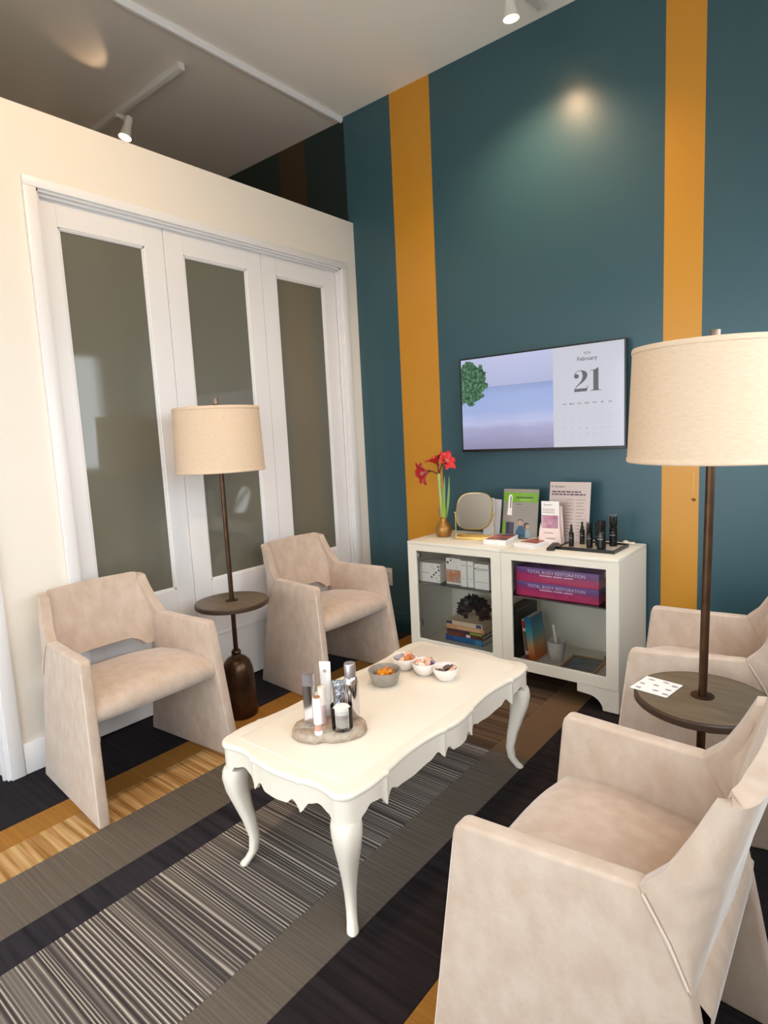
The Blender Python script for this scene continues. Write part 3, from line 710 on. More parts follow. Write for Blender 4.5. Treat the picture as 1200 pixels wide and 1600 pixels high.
M_ORANGE = mat('orange_grey_print', (196, 112, 60), 0.6, var=(22, (176, 164, 150)))
b2 = carton('carton printed with an orange cloud pattern', 0.884, 0.982, -0.372, 0.06, 0.15, M_CARTON)
box('printed_panel', M_ORANGE, b2, -0.047, 0.047, -0.0309, -0.0303, 0.012, 0.085)
for dx, dz, rr_ in ((-0.036, 0.125, 0.008), (-0.016, 0.138, 0.006), (0.02, 0.10, 0.004), (0.0, 0.072, 0.007)):
    mb = MB(); disc(mb, dx, -0.0312, dz, rr_); build('printed_dot', mb, mat('maroon_dots', (128, 62, 58), 0.6) if rr_ > 0.0055 and dz > 0.1 else M_DOTL, b2, smooth=0)
b3 = carton('slim white carton beside the orange printed one', 0.989, 1.029, -0.388, 0.045, 0.147, M_CARTON)
b4 = carton('slim white carton beside the wide lettered one', 1.033, 1.072, -0.388, 0.045, 0.147, M_CARTON)
for b_ in (b3, b4):
    box('printed_line', M_INKL, b_, -0.015, 0.015, -0.0231, -0.0227, 0.118, 0.122); box('printed_line', M_INKL, b_, -0.010, 0.010, -0.0231, -0.0227, 0.045, 0.048)
b5 = carton('white carton with a dark name printed across its top', 1.082, 1.172, -0.396, 0.06, 0.14, M_CARTON)
text('lettering', 'Quttieri', 0.022, M_INK, b5, FRONT(0.005, -0.0305, 0.112)); box('printed_line', M_INKL, b5, -0.035, 0.035, -0.0306, -0.0302, 0.038, 0.041)
mb = MB(); disc(mb, -0.038, -0.0305, 0.112, 0.0045); build('logo_mark', mb, M_INK, b5, smooth=0)

def book(label, size, cover, loc, rz=0.0, group=None, spine=None, lean=0.0, cat='book'):
    """lying book: size (length x, depth y, height z), spine on the -y side"""
    L, D, H = size; r = thing('book', label, cat, loc, rz, group)
    t = min(0.003, H * 0.14)
    mb = MB().prism([(-D / 2, 0), (D / 2, 0), (D / 2, t), (-D / 2 + t, t), (-D / 2 + t, H - t), (D / 2, H - t), (D / 2, H), (-D / 2, H)], -L / 2, L / 2, lambda u, v, w: (w, u, v))
    c = build('cover', mb, cover, r, smooth=0.3)
    box('pages', M_PAGES, r, -L / 2 + 0.003, L / 2 - 0.003, -D / 2 + t + 0.0003, D / 2 - 0.004, t + 0.0002, H - t - 0.0002)
    for (a, b, m_) in (spine or ()): box('spine_patch', m_, c, -L / 2 + a * L, -L / 2 + b * L, -D / 2 - 0.0008, -D / 2 - 0.0001, H * 0.12, H * 0.88)
    return r
GB = 'books stacked under the coral'
mk = lambda n_, c, r_=0.45: mat('cover_' + n_, c, r_)
M_NAVY = mk('navy', (64, 58, 96)); M_GREEN = mk('leaf_green', (150, 168, 60)); M_DKBR = mk('dark_brown', (62, 42, 38))
zc_ = FLZ
for lab, sz, cov, dx, rz, sp in (
    ('blue book at the bottom of the stack', (0.252, 0.19, 0.034), mk('blue', (40, 110, 172)), 0.0, 0.0, ((0.02, 0.2, mk('deep_blue', (30, 84, 150))), (0.8, 0.97, mk('sky_blue', (80, 160, 200))))),
    ('dark red brown book lying on the blue one', (0.24, 0.185, 0.021), mk('red_brown', (122, 52, 40)), 0.003, 0.012, ((0.55, 0.66, M_PAPER), (0.84, 0.99, M_DKBR))),
    ('dark book with a green spine end in the stack', (0.24, 0.18, 0.018), mk('plum', (72, 52, 62)), 0.003, -0.01, ((0.66, 0.99, M_GREEN),)),
    ('peach coloured book second from the top of the stack', (0.25, 0.18, 0.024), mk('peach', (222, 160, 112)), 0.004, 0.02, ((0.3, 0.9, mk('pale_orange', (232, 178, 134))),)),
    ('cream book with purple spine patches on top of the stack', (0.238, 0.175, 0.025), mk('cream', (226, 200, 166)), 0.0, 0.0, ((0.0, 0.16, M_NAVY), (0.84, 0.98, mk('steel_blue', (78, 82, 120)))))):
    book(lab, sz, cov, (0.938 + dx, -0.200, zc_), rz, GB, sp); zc_ += sz[2] + 0.0003
# black coral sculpture: an open crescent bristling with stubby crystals
cr = thing('coral_sculpture', 'black spiky coral-like ring sculpture on top of the book stack', 'sculpture', (0.955, -0.205, zc_))
pts = []; rad = []
for i in range(25):
    a = lerp(-0.15 * PI, 1.12 * PI, i / 24); pts.append((0.066 * math.cos(a) + 0.005, 0.012 * math.sin(2 * a), 0.050 + 0.058 * math.sin(a))); rad.append(0.033 + 0.004 * math.sin(i * 1.7))
M_CORAL = mat('black_coral', (20, 18, 26), 0.55)
build('ring_body', MB().tube(pts, rad, 12), M_CORAL, cr)
random.seed(3)
mb = MB()
for i in range(230):
    j = random.random() * 24; a = lerp(-0.15 * PI, 1.12 * PI, j / 24); c = Vector((0.066 * math.cos(a) + 0.005, 0, 0.050 + 0.058 * math.sin(a)))
    b_ = random.random() * 2 * PI; out = Vector((math.cos(a), 0, math.sin(a))); dr = (out * math.cos(b_) + Vector((0, 1, 0)) * math.sin(b_)).normalized()
    if c.z + dr.z * 0.045 < 0.006: continue
    L_ = 0.018 + 0.012 * random.random(); p0 = c + dr * 0.022; p1 = c + dr * (0.022 + L_)
    mb.tube([p0, (p0 + p1) / 2, p1], [0.006, 0.0075, 0.004], 5)
cs = build('crystals', mb, M_CORAL, cr, smooth=0, weld=False); cs['kind'] = 'stuff'
mb = MB().lathe([(0, 0.0), (0.012, 0.0), (0.014, 0.012), (0.010, 0.03), (0, 0.03)], 10, (-0.05, -0.005, 0.0)); build('foot', mb, M_CORAL, cr)
build('foot', MB().lathe([(0, 0.0), (0.014, 0.0), (0.016, 0.012), (0.010, 0.03), (0, 0.03)], 10, (0.055, -0.005, 0.0)), M_CORAL, cr)

# purple boxes
def purple_mat():
    m = bpy.data.materials.new('purple_crimson_print'); m.use_nodes = True; N = m.node_tree.nodes; Lk = m.node_tree.links; p = N['Principled BSDF']
    p.inputs['Roughness'].default_value = 0.35
    tc = N.new('ShaderNodeTexCoord'); sp = N.new('ShaderNodeSeparateXYZ'); Lk.new(tc.outputs['Object'], sp.inputs[0])
    mp = N.new('ShaderNodeMath'); mp.operation = 'MULTIPLY_ADD'; mp.inputs[1].default_value = 13.0; mp.inputs[2].default_value = 0.0; Lk.new(sp.outputs[2], mp.inputs[0])
    n = N.new('ShaderNodeTexNoise'); n.inputs['Scale'].default_value = 6; Lk.new(tc.outputs['Object'], n.inputs['Vector'])
    ad = N.new('ShaderNodeMath'); ad.operation = 'MULTIPLY_ADD'; ad.inputs[1].default_value = 0.35; Lk.new(n.outputs['Fac'], ad.inputs[0]); Lk.new(mp.outputs[0], ad.inputs[2])
    r = N.new('ShaderNodeValToRGB'); E_ = r.color_ramp.elements
    E_[0].position = 0.1; E_[0].color = lin(200, 48, 100); E_[1].position = 0.62; E_[1].color = lin(176, 40, 104)
    e = E_.new(0.86); e.color = lin(112, 62, 128); e = E_.new(1.0); e.color = lin(122, 84, 150)
    Lk.new(ad.outputs[0], r.inputs[0]); Lk.new(r.outputs[0], p.inputs['Base Color']); return m
M_PURP = purple_mat(); M_PALEP = mat('pale_lilac_ink', (232, 208, 230), 0.6)
for i, lab in enumerate(('crimson and purple long box directly on the glass shelf', 'crimson and purple long box stacked on the other one')):
    r = thing('long_box', lab, 'box', (1.543, -0.243, SHZ + i * 0.0755), 0, 'purple boxes on the glass shelf')
    box('box_body', M_PURP, r, -0.216, 0.216, -0.145, 0.145, 0, 0.075, 0.001, 1)
    text('lettering', 'TOTAL BODY RESTORATION', 0.023, M_PALEP, r, FRONT(0.0, -0.1456, 0.054))
    for a, b in ((-0.085, -0.02), (-0.012, 0.036), (0.044, 0.088)): box('printed_line', M_PALEP, r, a, b, -0.1457, -0.1451, 0.036, 0.0405)
# lower shelf of the right cabinet
bd = thing('binder', 'black binder standing against the cabinet side', 'binder', (1.304, -0.245, FLZ))
box('binder_cover', M_MATTE, bd, -0.012, 0.012, -0.13, 0.13, 0, 0.30, 0.002); box('binder_band', mat('grey_brown_label', (92, 78, 70), 0.6), bd, 0.0121, 0.0127, -0.125, 0.12, 0.262, 0.272)
def standing(label, w, D, H, cover, loc, lean, group, patches=()):
    r = thing('book', label, 'book', loc, 0, group); r.rotation_euler = (0, -lean, 0)
    t = 0.003
    mb = MB().prism([(-D / 2, 0), (D / 2, 0), (D / 2, t), (-D / 2 + t, t), (-D / 2 + t, w - t), (D / 2, w - t), (D / 2, w), (-D / 2, w)], 0, H, lambda u, v, q: (v, u, q))
    c = build('cover', mb, cover, r, smooth=0.3)
    box('pages', M_PAGES, r, t + 0.0003, w - t - 0.0003, -D / 2 + t + 0.0003, D / 2 - 0.004, 0.002, H - 0.003)
    for z0, z1, m_ in patches: box('spine_patch', m_, c, 0.002, w - 0.002, -D / 2 - 0.0008, -D / 2 - 0.0001, z0 * H, z1 * H)
    return r
GS = 'books leaning in the right cabinet'
M_WBOOK = mk('white', (232, 222, 206)); M_RED = mk('red', (190, 40, 40))
standing('white book with red spine ends leaning beside the binder', 0.022, 0.13, 0.215, M_WBOOK, (1.345, -0.265, FLZ + 0.0005), 0.10, GS, ((0.0, 0.1, M_RED), (0.78, 0.97, M_RED), (0.2, 0.7, mk('dark_title', (120, 96, 70)))))
def teal_orange():
    m = bpy.data.materials.new('teal_to_orange_cover'); m.use_nodes = True; N = m.node_tree.nodes; Lk = m.node_tree.links; p = N['Principled BSDF']; p.inputs['Roughness'].default_value = 0.4
    tc = N.new('ShaderNodeTexCoord'); sp = N.new('ShaderNodeSeparateXYZ'); Lk.new(tc.outputs['Object'], sp.inputs[0])
    mu = N.new('ShaderNodeMath'); mu.operation = 'MULTIPLY'; mu.inputs[1].default_value = 1 / 0.235; Lk.new(sp.outputs[2], mu.inputs[0])
    r = N.new('ShaderNodeValToRGB'); E_ = r.color_ramp.elements; E_[0].position = 0.1; E_[0].color = lin(214, 108, 40); E_[1].position = 0.9; E_[1].color = lin(14, 104, 136)
    for ps, c_ in ((0.35, (200, 150, 96)), (0.5, (120, 150, 140)), (0.65, (60, 150, 160))): e = E_.new(ps); e.color = lin(*c_)
    Lk.new(mu.outputs[0], r.inputs[0]); Lk.new(r.outputs[0], p.inputs['Base Color']); return m
standing('book with cover fading from teal to orange leaning by the mortar', 0.036, 0.14, 0.235, teal_orange(), (1.376, -0.28, FLZ + 0.0005), 0.115, GS)
M_MARB = mat('grey_marble', (214, 206, 194), 0.25, var=(18, (188, 178, 166)))
mo = thing('mortar', 'pale grey mortar bowl standing next to the teal book', 'mortar', (1.492, -0.27, FLZ))
build('bowl', MB().lathe([(0, 0), (0.036, 0), (0.038, 0.008), (0.034, 0.016), (0.042, 0.05), (0.05, 0.105), (0.052, 0.11), (0.045, 0.11), (0.036, 0.05), (0.02, 0.03), (0, 0.028)], 28), M_MARB, mo, smooth=0.7)
pe = thing('pestle', 'pale grey pestle leaning out of the mortar', 'pestle', (1.498, -0.268, FLZ + 0.033))
build('shaft', MB().tube([(0, 0, 0.0), (-0.002, 0, 0.02), (-0.012, 0.004, 0.08), (-0.024, 0.008, 0.15), (-0.0255, 0.0085, 0.157)], [0.008, 0.015, 0.0095, 0.0085, 0.005], 14), M_MARB, pe)
tb = thing('framed_tile', 'gold-edged picture tile lying flat on the cabinet bottom', 'picture', (1.632, -0.262, FLZ), 0.03)
build('tile_frame', frame_ring(-0.09, 0.09, -0.105, 0.105, 0.014, 0.014, 0.014, 0, 0.008).xf(Matrix(((1, 0, 0, 0), (0, 0, 1, 0), (0, 1, 0, 0), (0, 0, 0, 1)))), mat('old_gold', (176, 130, 70), 0.35, metal=0.4), tb)
box('picture', mat('dusky_blue_print', (58, 66, 84), 0.3, var=(14, (96, 108, 116))), tb, -0.0755, 0.0755, -0.0905, 0.0905, 0.001, 0.005)

# ------------------------------------------------------------------ screen on the wall
TX0, TX1, TZ0, TZ1, TYF = 0.8254, 1.7808, 1.2306, 1.7739, -0.061
tv = thing('wall_screen', 'black-framed flat screen showing a beach photo and a calendar page', 'television', ((TX0 + TX1) / 2, TYF, (TZ0 + TZ1) / 2))
hx, hz = (TX1 - TX0) / 2, (TZ1 - TZ0) / 2
build('bezel', frame_ring(-hx, hx, -hz, hz, 0.008, 0.008, 0.014, -0.0005, 0.028), M_BLACK, tv, 0.001, 1)
box('back_case', M_BLACK, tv, -hx + 0.006, hx - 0.006, 0.004, 0.034, -hz + 0.006, hz - 0.006)
box('wall_mount', M_MATTE, tv, -0.2, 0.2, 0.0345, 0.0605, -0.12, 0.12)
def screen_mat():
    m = bpy.data.materials.new('beach_picture_on_screen'); m.use_nodes = True; N = m.node_tree.nodes; Lk = m.node_tree.links; p = N['Principled BSDF']
    p.inputs['Base Color'].default_value = (0.01, 0.01, 0.012, 1); p.inputs['Roughness'].default_value = 0.15
    tc = N.new('ShaderNodeTexCoord'); sp = N.new('ShaderNodeSeparateXYZ'); Lk.new(tc.outputs['Object'], sp.inputs[0])
    def mth(op, a, b=None, c=None):
        q = N.new('ShaderNodeMath'); q.operation = op
        for i_, v in enumerate((a, b, c)):
            if v is None: continue
            if isinstance(v, (int, float)): q.inputs[i_].default_value = v
            else: Lk.new(v, q.inputs[i_])
        return q.outputs[0]
    zc = (TZ0 + TZ1) / 2; xc = (TX0 + TX1) / 2
    v = mth('MULTIPLY_ADD', sp.outputs[2], 1 / (TZ1 - TZ0), 0.5)
    nz = N.new('ShaderNodeTexNoise'); nz.inputs['Scale'].default_value = 9; nz.inputs['Detail'].default_value = 6
    mp = N.new('ShaderNodeMapping'); mp.inputs['Scale'].default_value = (0.5, 1, 3.5); Lk.new(tc.outputs['Object'], mp.inputs[0]); Lk.new(mp.outputs[0], nz.inputs['Vector'])
    below = mth('LESS_THAN', v, 0.675)
    wob = mth('MULTIPLY', mth('MULTIPLY_ADD', nz.outputs['Fac'], 0.10, -0.05), below)
    r = N.new('ShaderNodeValToRGB'); Lk.new(mth('ADD', v, wob), r.inputs[0]); E_ = r.color_ramp.elements
    E_[0].position = 0.0; E_[0].color = lin(138, 138, 168); E_[1].position = 1.0; E_[1].color = lin(196, 200, 232)
    for ps, c_ in ((0.12, (158, 156, 190)), (0.24, (172, 172, 208)), (0.30, (192, 196, 232)), (0.42, (166, 182, 228)), (0.6, (158, 178, 226)), (0.678, (146, 162, 208)), (0.684, (180, 186, 222))):
        e = E_.new(ps); e.color = lin(*c_)
    # leafy branch from the left edge
    dx = mth('MULTIPLY', mth('SUBTRACT', sp.outputs[0], TX0 - xc + 0.065), 1.15)
    dz = mth('MULTIPLY', mth('SUBTRACT', sp.outputs[2], 1.625 - zc), 1.0)
    dist = mth('SQRT', mth('ADD', mth('MULTIPLY', dx, dx), mth('MULTIPLY', dz, dz)))
    n2 = N.new('ShaderNodeTexNoise'); n2.inputs['Scale'].default_value = 26; n2.inputs['Detail'].default_value = 3; Lk.new(tc.outputs['Object'], n2.inputs['Vector'])
    mask = mth('LESS_THAN', mth('ADD', dist, mth('MULTIPLY_ADD', n2.outputs['Fac'], 0.11, -0.055)), 0.125)
    n3 = N.new('ShaderNodeTexNoise'); n3.inputs['Scale'].default_value = 60; n3.inputs['Detail'].default_value = 3; Lk.new(tc.outputs['Object'], n3.inputs['Vector'])
    r2 = N.new('ShaderNodeValToRGB'); Lk.new(n3.outputs['Fac'], r2.inputs[0]); r2.color_ramp.elements[0].position = 0.38; r2.color_ramp.elements[0].color = lin(18, 58, 44); r2.color_ramp.elements[1].position = 0.68; r2.color_ramp.elements[1].color = lin(92, 146, 100)
    mx = N.new('ShaderNodeMix'); mx.data_type = 'RGBA'; Lk.new(mask, mx.inputs[0]); Lk.new(r.outputs[0], mx.inputs[6]); Lk.new(r2.outputs[0], mx.inputs[7])
    Lk.new(mx.outputs[2], p.inputs['Emission Color']); p.inputs['Emission Strength'].default_value = 1.0
    return m
def emis(name, c, s=1.0):
    m = mat(name, c, 0.15, emit=s); m.node_tree.nodes['Principled BSDF'].inputs['Base Color'].default_value = (0.01, 0.01, 0.012, 1); return m
xs_ = 1.402 - (TX0 + TX1) / 2
box('picture_area', screen_mat(), tv, -hx + 0.008, xs_, 0.0012, 0.0035, -hz + 0.014, hz - 0.008)
M_CALW = emis('calendar_page_white', (204, 205, 216)); M_CALK = emis('calendar_ink', (92, 90, 98)); M_CALL = emis('calendar_pale_ink', (160, 160, 170))
box('calendar_page', M_CALW, tv, xs_ + 0.0002, hx - 0.008, 0.0012, 0.0035, -hz + 0.014, hz - 0.008)
X_, Z_ = (TX0 + TX1) / 2, (TZ0 + TZ1) / 2
text('lettering', '2024', 0.018, M_CALK, tv, FRONT(1.586 - X_, 0.0008, 1.722 - Z_)); text('lettering', 'February', 0.029, M_CALK, tv, FRONT(1.586 - X_, 0.0008, 1.694 - Z_), bold=0.012)
def poly_flat(name, polys, m, parent, ox, oz, s):
    mb = MB()
    for p_ in polys: mb.add([(ox + x * s, 0.0008, oz + z * s) for x, z in p_], [tuple(range(len(p_)))])
    return build(name, mb, m, parent, smooth=0, weld=False)
circ = lambda cx, cz, r_, a0=0, a1=2 * PI, n_=20: [(cx + r_ * math.cos(lerp(a0, a1, i_ / n_)), cz + r_ * math.sin(lerp(a0, a1, i_ / n_))) for i_ in range(n_ + 1)]
# didone figure two: ball, curved stroke, flat foot (unit height 1)
outer = [(0.06, 0.80), (0.10, 0.90), (0.20, 0.98), (0.33, 1.0), (0.48, 0.98), (0.59, 0.91), (0.64, 0.80), (0.63, 0.68), (0.56, 0.55), (0.44, 0.43), (0.30, 0.33), (0.18, 0.23), (0.11, 0.15)]
inner = [(0.085, 0.15), (0.14, 0.24), (0.25, 0.36), (0.35, 0.47), (0.41, 0.60), (0.44, 0.74), (0.42, 0.86), (0.38, 0.95), (0.31, 0.975), (0.21, 0.955), (0.13, 0.89), (0.09, 0.80)][::-1]
two = MB()
inn = inner[::-1]
def strip(mb, A, B):
    n_ = len(A)
    def rs(P, t):
        f_ = t * (len(P) - 1); i_ = min(int(f_), len(P) - 2); return (lerp(P[i_][0], P[i_ + 1][0], f_ - i_), lerp(P[i_][1], P[i_ + 1][1], f_ - i_))
    m_ = 40; a = [rs(A, i_ / m_) for i_ in range(m_ + 1)]; b = [rs(B, i_ / m_) for i_ in range(m_ + 1)]
    for i_ in range(m_): mb.add([(a[i_][0], 0, a[i_][1]), (a[i_ + 1][0], 0, a[i_ + 1][1]), (b[i_ + 1][0], 0, b[i_ + 1][1]), (b[i_][0], 0, b[i_][1])], [(0, 1, 2, 3)])
strip(two, outer, inner)
for P_ in (circ(0.165, 0.735, 0.105), [(0.06, 0.0), (0.60, 0.0), (0.63, 0.06), (0.60, 0.145), (0.07, 0.145)], [(0.60, 0.0), (0.63, 0.06), (0.66, 0.28), (0.645, 0.28), (0.60, 0.14)]): two.add([(x, 0, z) for x, z in P_], [tuple(range(len(P_)))])
sc = 0.108
two.v = [(1.510 - X_ + x * sc * 1.12, 0.0008, 1.529 - Z_ + z * sc) for x, y, z in two.v]
build('figure_two', two, M_CALK, tv, smooth=0, weld=False)
poly_flat('figure_one', [[(0.13, 0.03), (0.36, 0.03), (0.36, 1.0), (0.30, 0.97), (0.20, 0.92), (0.13, 0.90)], [(0.0, 0.87), (0.13, 0.885), (0.13, 0.915), (0.0, 0.895)], [(0.0, 0.0), (0.48, 0.0), (0.48, 0.025), (0.36, 0.04), (0.13, 0.04), (0.0, 0.025)]], M_CALK, tv, 1.603 - X_, 1.529 - Z_, sc * 1.07)
for i, w_ in enumerate(('SUN', 'MON', 'TUE', 'WED', 'THU', 'FRI', 'SAT')): text('weekday', w_, 0.011, M_CALK, tv, FRONT(1.464 + i * 0.04 - X_, 0.0008, 1.469 - Z_), bold=0.02)
for dn in range(1, 30):
    c_ = (dn + 3) % 7; w_ = (dn + 3) // 7
    text('day_number', str(dn), 0.0125 if dn == 21 else 0.0105, M_CALK if dn == 21 else M_CALL, tv, FRONT(1.464 + c_ * 0.04 - X_, 0.0008, 1.438 - w_ * 0.0325 - Z_))

# ------------------------------------------------------------------ on the cabinet top
ZK = KT + 0.0004
# amaryllis growing from a gilded bulb
am = thing('amaryllis', 'red amaryllis in bloom growing from a gold waxed bulb on the cabinet', 'plant', (0.789, -0.238, ZK))
build('bulb', MB().lathe([(0, 0), (0.034, 0), (0.043, 0.012), (0.0495, 0.035), (0.047, 0.058), (0.036, 0.078), (0.025, 0.09), (0.021, 0.102), (0.022, 0.112), (0.015, 0.118), (0, 0.112)], 32), mat('gold_wax', (168, 122, 62), 0.38, metal=0.6, bump=(20, 0.3)), am, smooth=0.8)
M_STEM = mat('pale_green_stem', (168, 184, 112), 0.5); M_LEAF = mat('leaf_green_blade', (140, 176, 108), 0.45); M_LEAF2 = mat('bright_leaf_green', (150, 180, 60), 0.45)
build('stem', MB().tube([(-0.004, 0, 0.10), (-0.010, 0, 0.2), (-0.018, 0, 0.30), (-0.022, 0, 0.372)], [0.012, 0.011, 0.0105, 0.010], 12), M_STEM, am)
def blade(p0, p1, bow, w, m, nm='leaf'):
    p0 = Vector(p0); p1 = Vector(p1); rows_ = []
    for i_ in range(11):
        t = i_ / 10; c_ = p0.lerp(p1, t) + Vector(bow) * math.sin(PI * t); ww = w * (1 - t ** 3) ** 0.8 * (0.75 + 0.25 * math.sin(PI * t)) + 0.0004
        rows_.append([(c_.x - ww, c_.y - 0.003, c_.z), (c_.x - ww * 0.4, c_.y, c_.z), (c_.x + ww * 0.4, c_.y, c_.z), (c_.x + ww, c_.y - 0.003, c_.z)])
    o = build(nm, MB().grid(rows_), m, am, smooth=1.5); sd = o.modifiers.new('thickness', 'SOLIDIFY'); sd.thickness = 0.0018; return o
blade((0.008, -0.004, 0.10), (0.024, -0.005, 0.355), (-0.002, 0, 0), 0.011, M_LEAF)
blade((0.014, 0.004, 0.10), (0.052, 0.0, 0.358), (0.008, 0, 0), 0.0085, M_LEAF)
blade((0.012, -0.010, 0.10), (0.020, -0.014, 0.232), (0.0, 0, 0), 0.013, M_LEAF2)
blade((-0.010, -0.004, 0.10), (-0.024, 0.0, 0.18), (-0.006, 0, 0), 0.006, mat('dry_leaf', (150, 110, 80), 0.7))
M_PETAL = mat('red_petal', (206, 24, 20), 0.5, var=(30, (176, 10, 16)), sheen=0.3); M_PETAL2 = mat('coral_red_petal', (222, 60, 50), 0.5, var=(30, (206, 30, 34)))
def flower(c_, d_, size, mp):
    d_ = Vector(d_).normalized(); Mx = Matrix.Translation(Vector(c_)) @ d_.to_track_quat('Z', 'Y').to_matrix().to_4x4()
    fb = MB().lathe([(0.0, -0.012), (0.006, -0.01), (0.010, 0.01), (0.013, 0.025)], 12, cap=False).xf(Mx); root = build('flower', fb, mat('green_red_throat', (150, 60, 40), 0.6), am, smooth=1.2)
    for k_ in range(6):
        a = k_ * PI / 3; rows_ = []
        for i_ in range(8):
            t = i_ / 7; rr_ = 0.008 + size * (0.62 * t + 0.38 * t * t); zz = 0.012 + size * 0.85 * math.sin(t * 1.75) * 0.62
            ww = size * (0.48 if k_ % 2 else 0.38) * math.sin(PI * min(0.98, 0.16 + 0.84 * t)) ** 0.8 + 0.0008
            row = []
            for j_ in range(5):
                v = -1 + j_ / 2; x = rr_; y = v * ww; row.append((math.cos(a) * x - math.sin(a) * y, math.sin(a) * x + math.cos(a) * y, zz + 0.10 * size * v * v + (0.003 if k_ % 2 else 0)))
            rows_.append(row)
        o = build('petal', MB().grid(rows_).xf(Mx), mp, root, smooth=1.5); sd = o.modifiers.new('thickness', 'SOLIDIFY'); sd.thickness = 0.0012
    for k_ in range(4):
        a = k_ * PI / 2 + 0.4; e_ = Vector((0.010 * math.cos(a), 0.010 * math.sin(a), size * 0.8))
        build('stamen', MB().tube([Mx @ Vector((0, 0, 0.012)), Mx @ (e_ * 0.6), Mx @ e_], [0.0012, 0.0012, 0.0022], 6), mat('pink_stamen', (238, 190, 180), 0.5), root)
    return root
F1 = (-0.078, -0.02, 0.388); F2 = (-0.026, 0.0, 0.425); F3 = (0.010, 0.0, 0.432)
for p_ in (F1, F2, F3): build('flower_stalk', MB().tube([(-0.022, 0, 0.368), Vector((-0.022, 0, 0.37)).lerp(Vector(p_), 0.6) + Vector((0, 0, 0.006)), p_], [0.005, 0.004, 0.006], 8), mat('brown_red_stalk', (110, 60, 36), 0.6), am)
flower(F1, (-0.45, -0.85, -0.2), 0.068, M_PETAL); flower(F2, (-0.3, -0.2, 0.8), 0.06, M_PETAL2); flower(F3, (0.8, -0.2, 0.4), 0.058, M_PETAL2)
# vanity mirror
mi = thing('vanity_mirror', 'small brass table mirror with rounded square glass', 'mirror', (0.998, -0.235, ZK), 0.20)
def supere(a, b, e_, n_=48): return [(math.copysign(abs(math.cos(t)) ** (2 / e_), math.cos(t)) * a, math.copysign(abs(math.sin(t)) ** (2 / e_), math.sin(t)) * b) for t in (2 * PI * i_ / n_ for i_ in range(n_))]
box('base_tray', M_GOLD, mi, -0.103, 0.103, -0.045, 0.045, 0.0, 0.006, 0.002)
build('tray_rim', frame_ring(-0.103, 0.103, -0.045, 0.045, 0.003, 0.003, 0.003, 0.0062, 0.016).xf(Matrix(((1, 0, 0, 0), (0, 0, 1, 0), (0, 1, 0, 0), (0, 0, 0, 1)))), M_GOLD, mi)
for sx in (-1, 1):
    build('post', MB().tube([(sx * 0.114, 0.0, 0.002), (sx * 0.114, 0.0, 0.155)], 0.003, 10), M_GOLD, mi)
    build('pivot', MB().tube([(sx * 0.1195, 0.0, 0.15), (sx * 0.106, 0.0, 0.15)], 0.0055, 12), M_GOLD, mi)
    build('post_foot', MB().tube([(sx * 0.100, 0.0, 0.003), (sx * 0.116, 0.0, 0.003)], 0.003, 8), M_GOLD, mi)
Tm = Matrix.Translation((0, 0, 0.16)) @ Matrix.Rotation(-0.36, 4, 'X')
so_ = supere(0.108, 0.108, 3.0); si_ = supere(0.104, 0.104, 3.0)
rim = ringmesh([[(x, 0.006, z) for x, z in so_], [(x, -0.006, z) for x, z in so_], [(x, -0.006, z) for x, z in si_], [(x, 0.006, z) for x, z in si_]], False, False)
nn = len(so_); rim.f += [(3 * nn + k_, 3 * nn + (k_ + 1) % nn, (k_ + 1) % nn, k_) for k_ in range(nn)]
build('mirror_rim', rim.xf(Tm), M_GOLD, mi)
build('mirror_glass', ringmesh([[(x, 0.004, z) for x, z in si_], [(x, -0.004, z) for x, z in si_]]).xf(Tm), mat('mirror_silver', (226, 222, 216), 0.03, metal=1.0), mi, smooth=0.4)
# loose leaflets in a clear rack behind the mirror
lf = thing('leaflet_rack', 'clear rack of white leaflets standing behind the brass mirror', 'rack', (1.052, -0.118, ZK), 0.1)
box('rack_back', M_ACRYL, lf, -0.05, 0.05, 0.022, 0.0245, 0.0, 0.13); box('rack_front', M_ACRYL, lf, -0.05, 0.05, -0.03, -0.0275, 0.0, 0.06); box('rack_floor', M_ACRYL, lf, -0.05, 0.05, -0.0273, 0.0218, 0.0, 0.0025)
for i_, (dx, dy, tl, h_) in enumerate(((-0.02, -0.015, 0.02, 0.222), (0.004, -0.004, 0.10, 0.215), (0.0, 0.008, -0.03, 0.21), (-0.006, 0.016, 0.05, 0.20))):
    o = box('leaflet', M_PAPER if i_ % 2 == 0 else mat('grey_leaflet', (206, 204, 208), 0.6), lf, -0.035, 0.035, -0.0015, 0.0015, 0.003, h_); o.location = (dx, dy, 0.004); o.rotation_euler = (0.02, tl, 0)
# acrylic stand with the green topped flyer
def flyer(name, label, cx, yb, w, h, lean, m):
    r = thing(name, label, 'sign', (cx, yb, ZK)); s_ = math.sin(lean)
    r2 = box('sheet', m, r, -w / 2, w / 2, -0.001, 0.001, 0.004, h); r2.rotation_euler = (-lean, 0, 0)
    a_ = box('acrylic_front', M_ACRYL, r, -w / 2 - 0.003, w / 2 + 0.003, -0.0042, -0.0022, 0.002, h + 0.003); a_.rotation_euler = (-lean, 0, 0)
    box('stand_foot', M_ACRYL, r, -w / 2 - 0.003, w / 2 + 0.003, -0.006, 0.075, 0.0, 0.002)
    return r, r2
gr, gs = flyer('flyer_stand', 'grey flyer with a bright green band and two people, in a clear stand', 1.222, -0.135, 0.212, 0.278, 0.16, mat('warm_grey_print', (178, 166, 154), 0.5))
M_LIME = mat('lime_green_print', (142, 200, 30), 0.5); YS = -0.0013
box('green_band', M_LIME, gs, -0.105, 0.105, YS - 0.0004, YS, 0.205, 0.258); box('green_bar', M_LIME, gs, -0.106, -0.089, YS - 0.0004, YS, 0.01, 0.095)
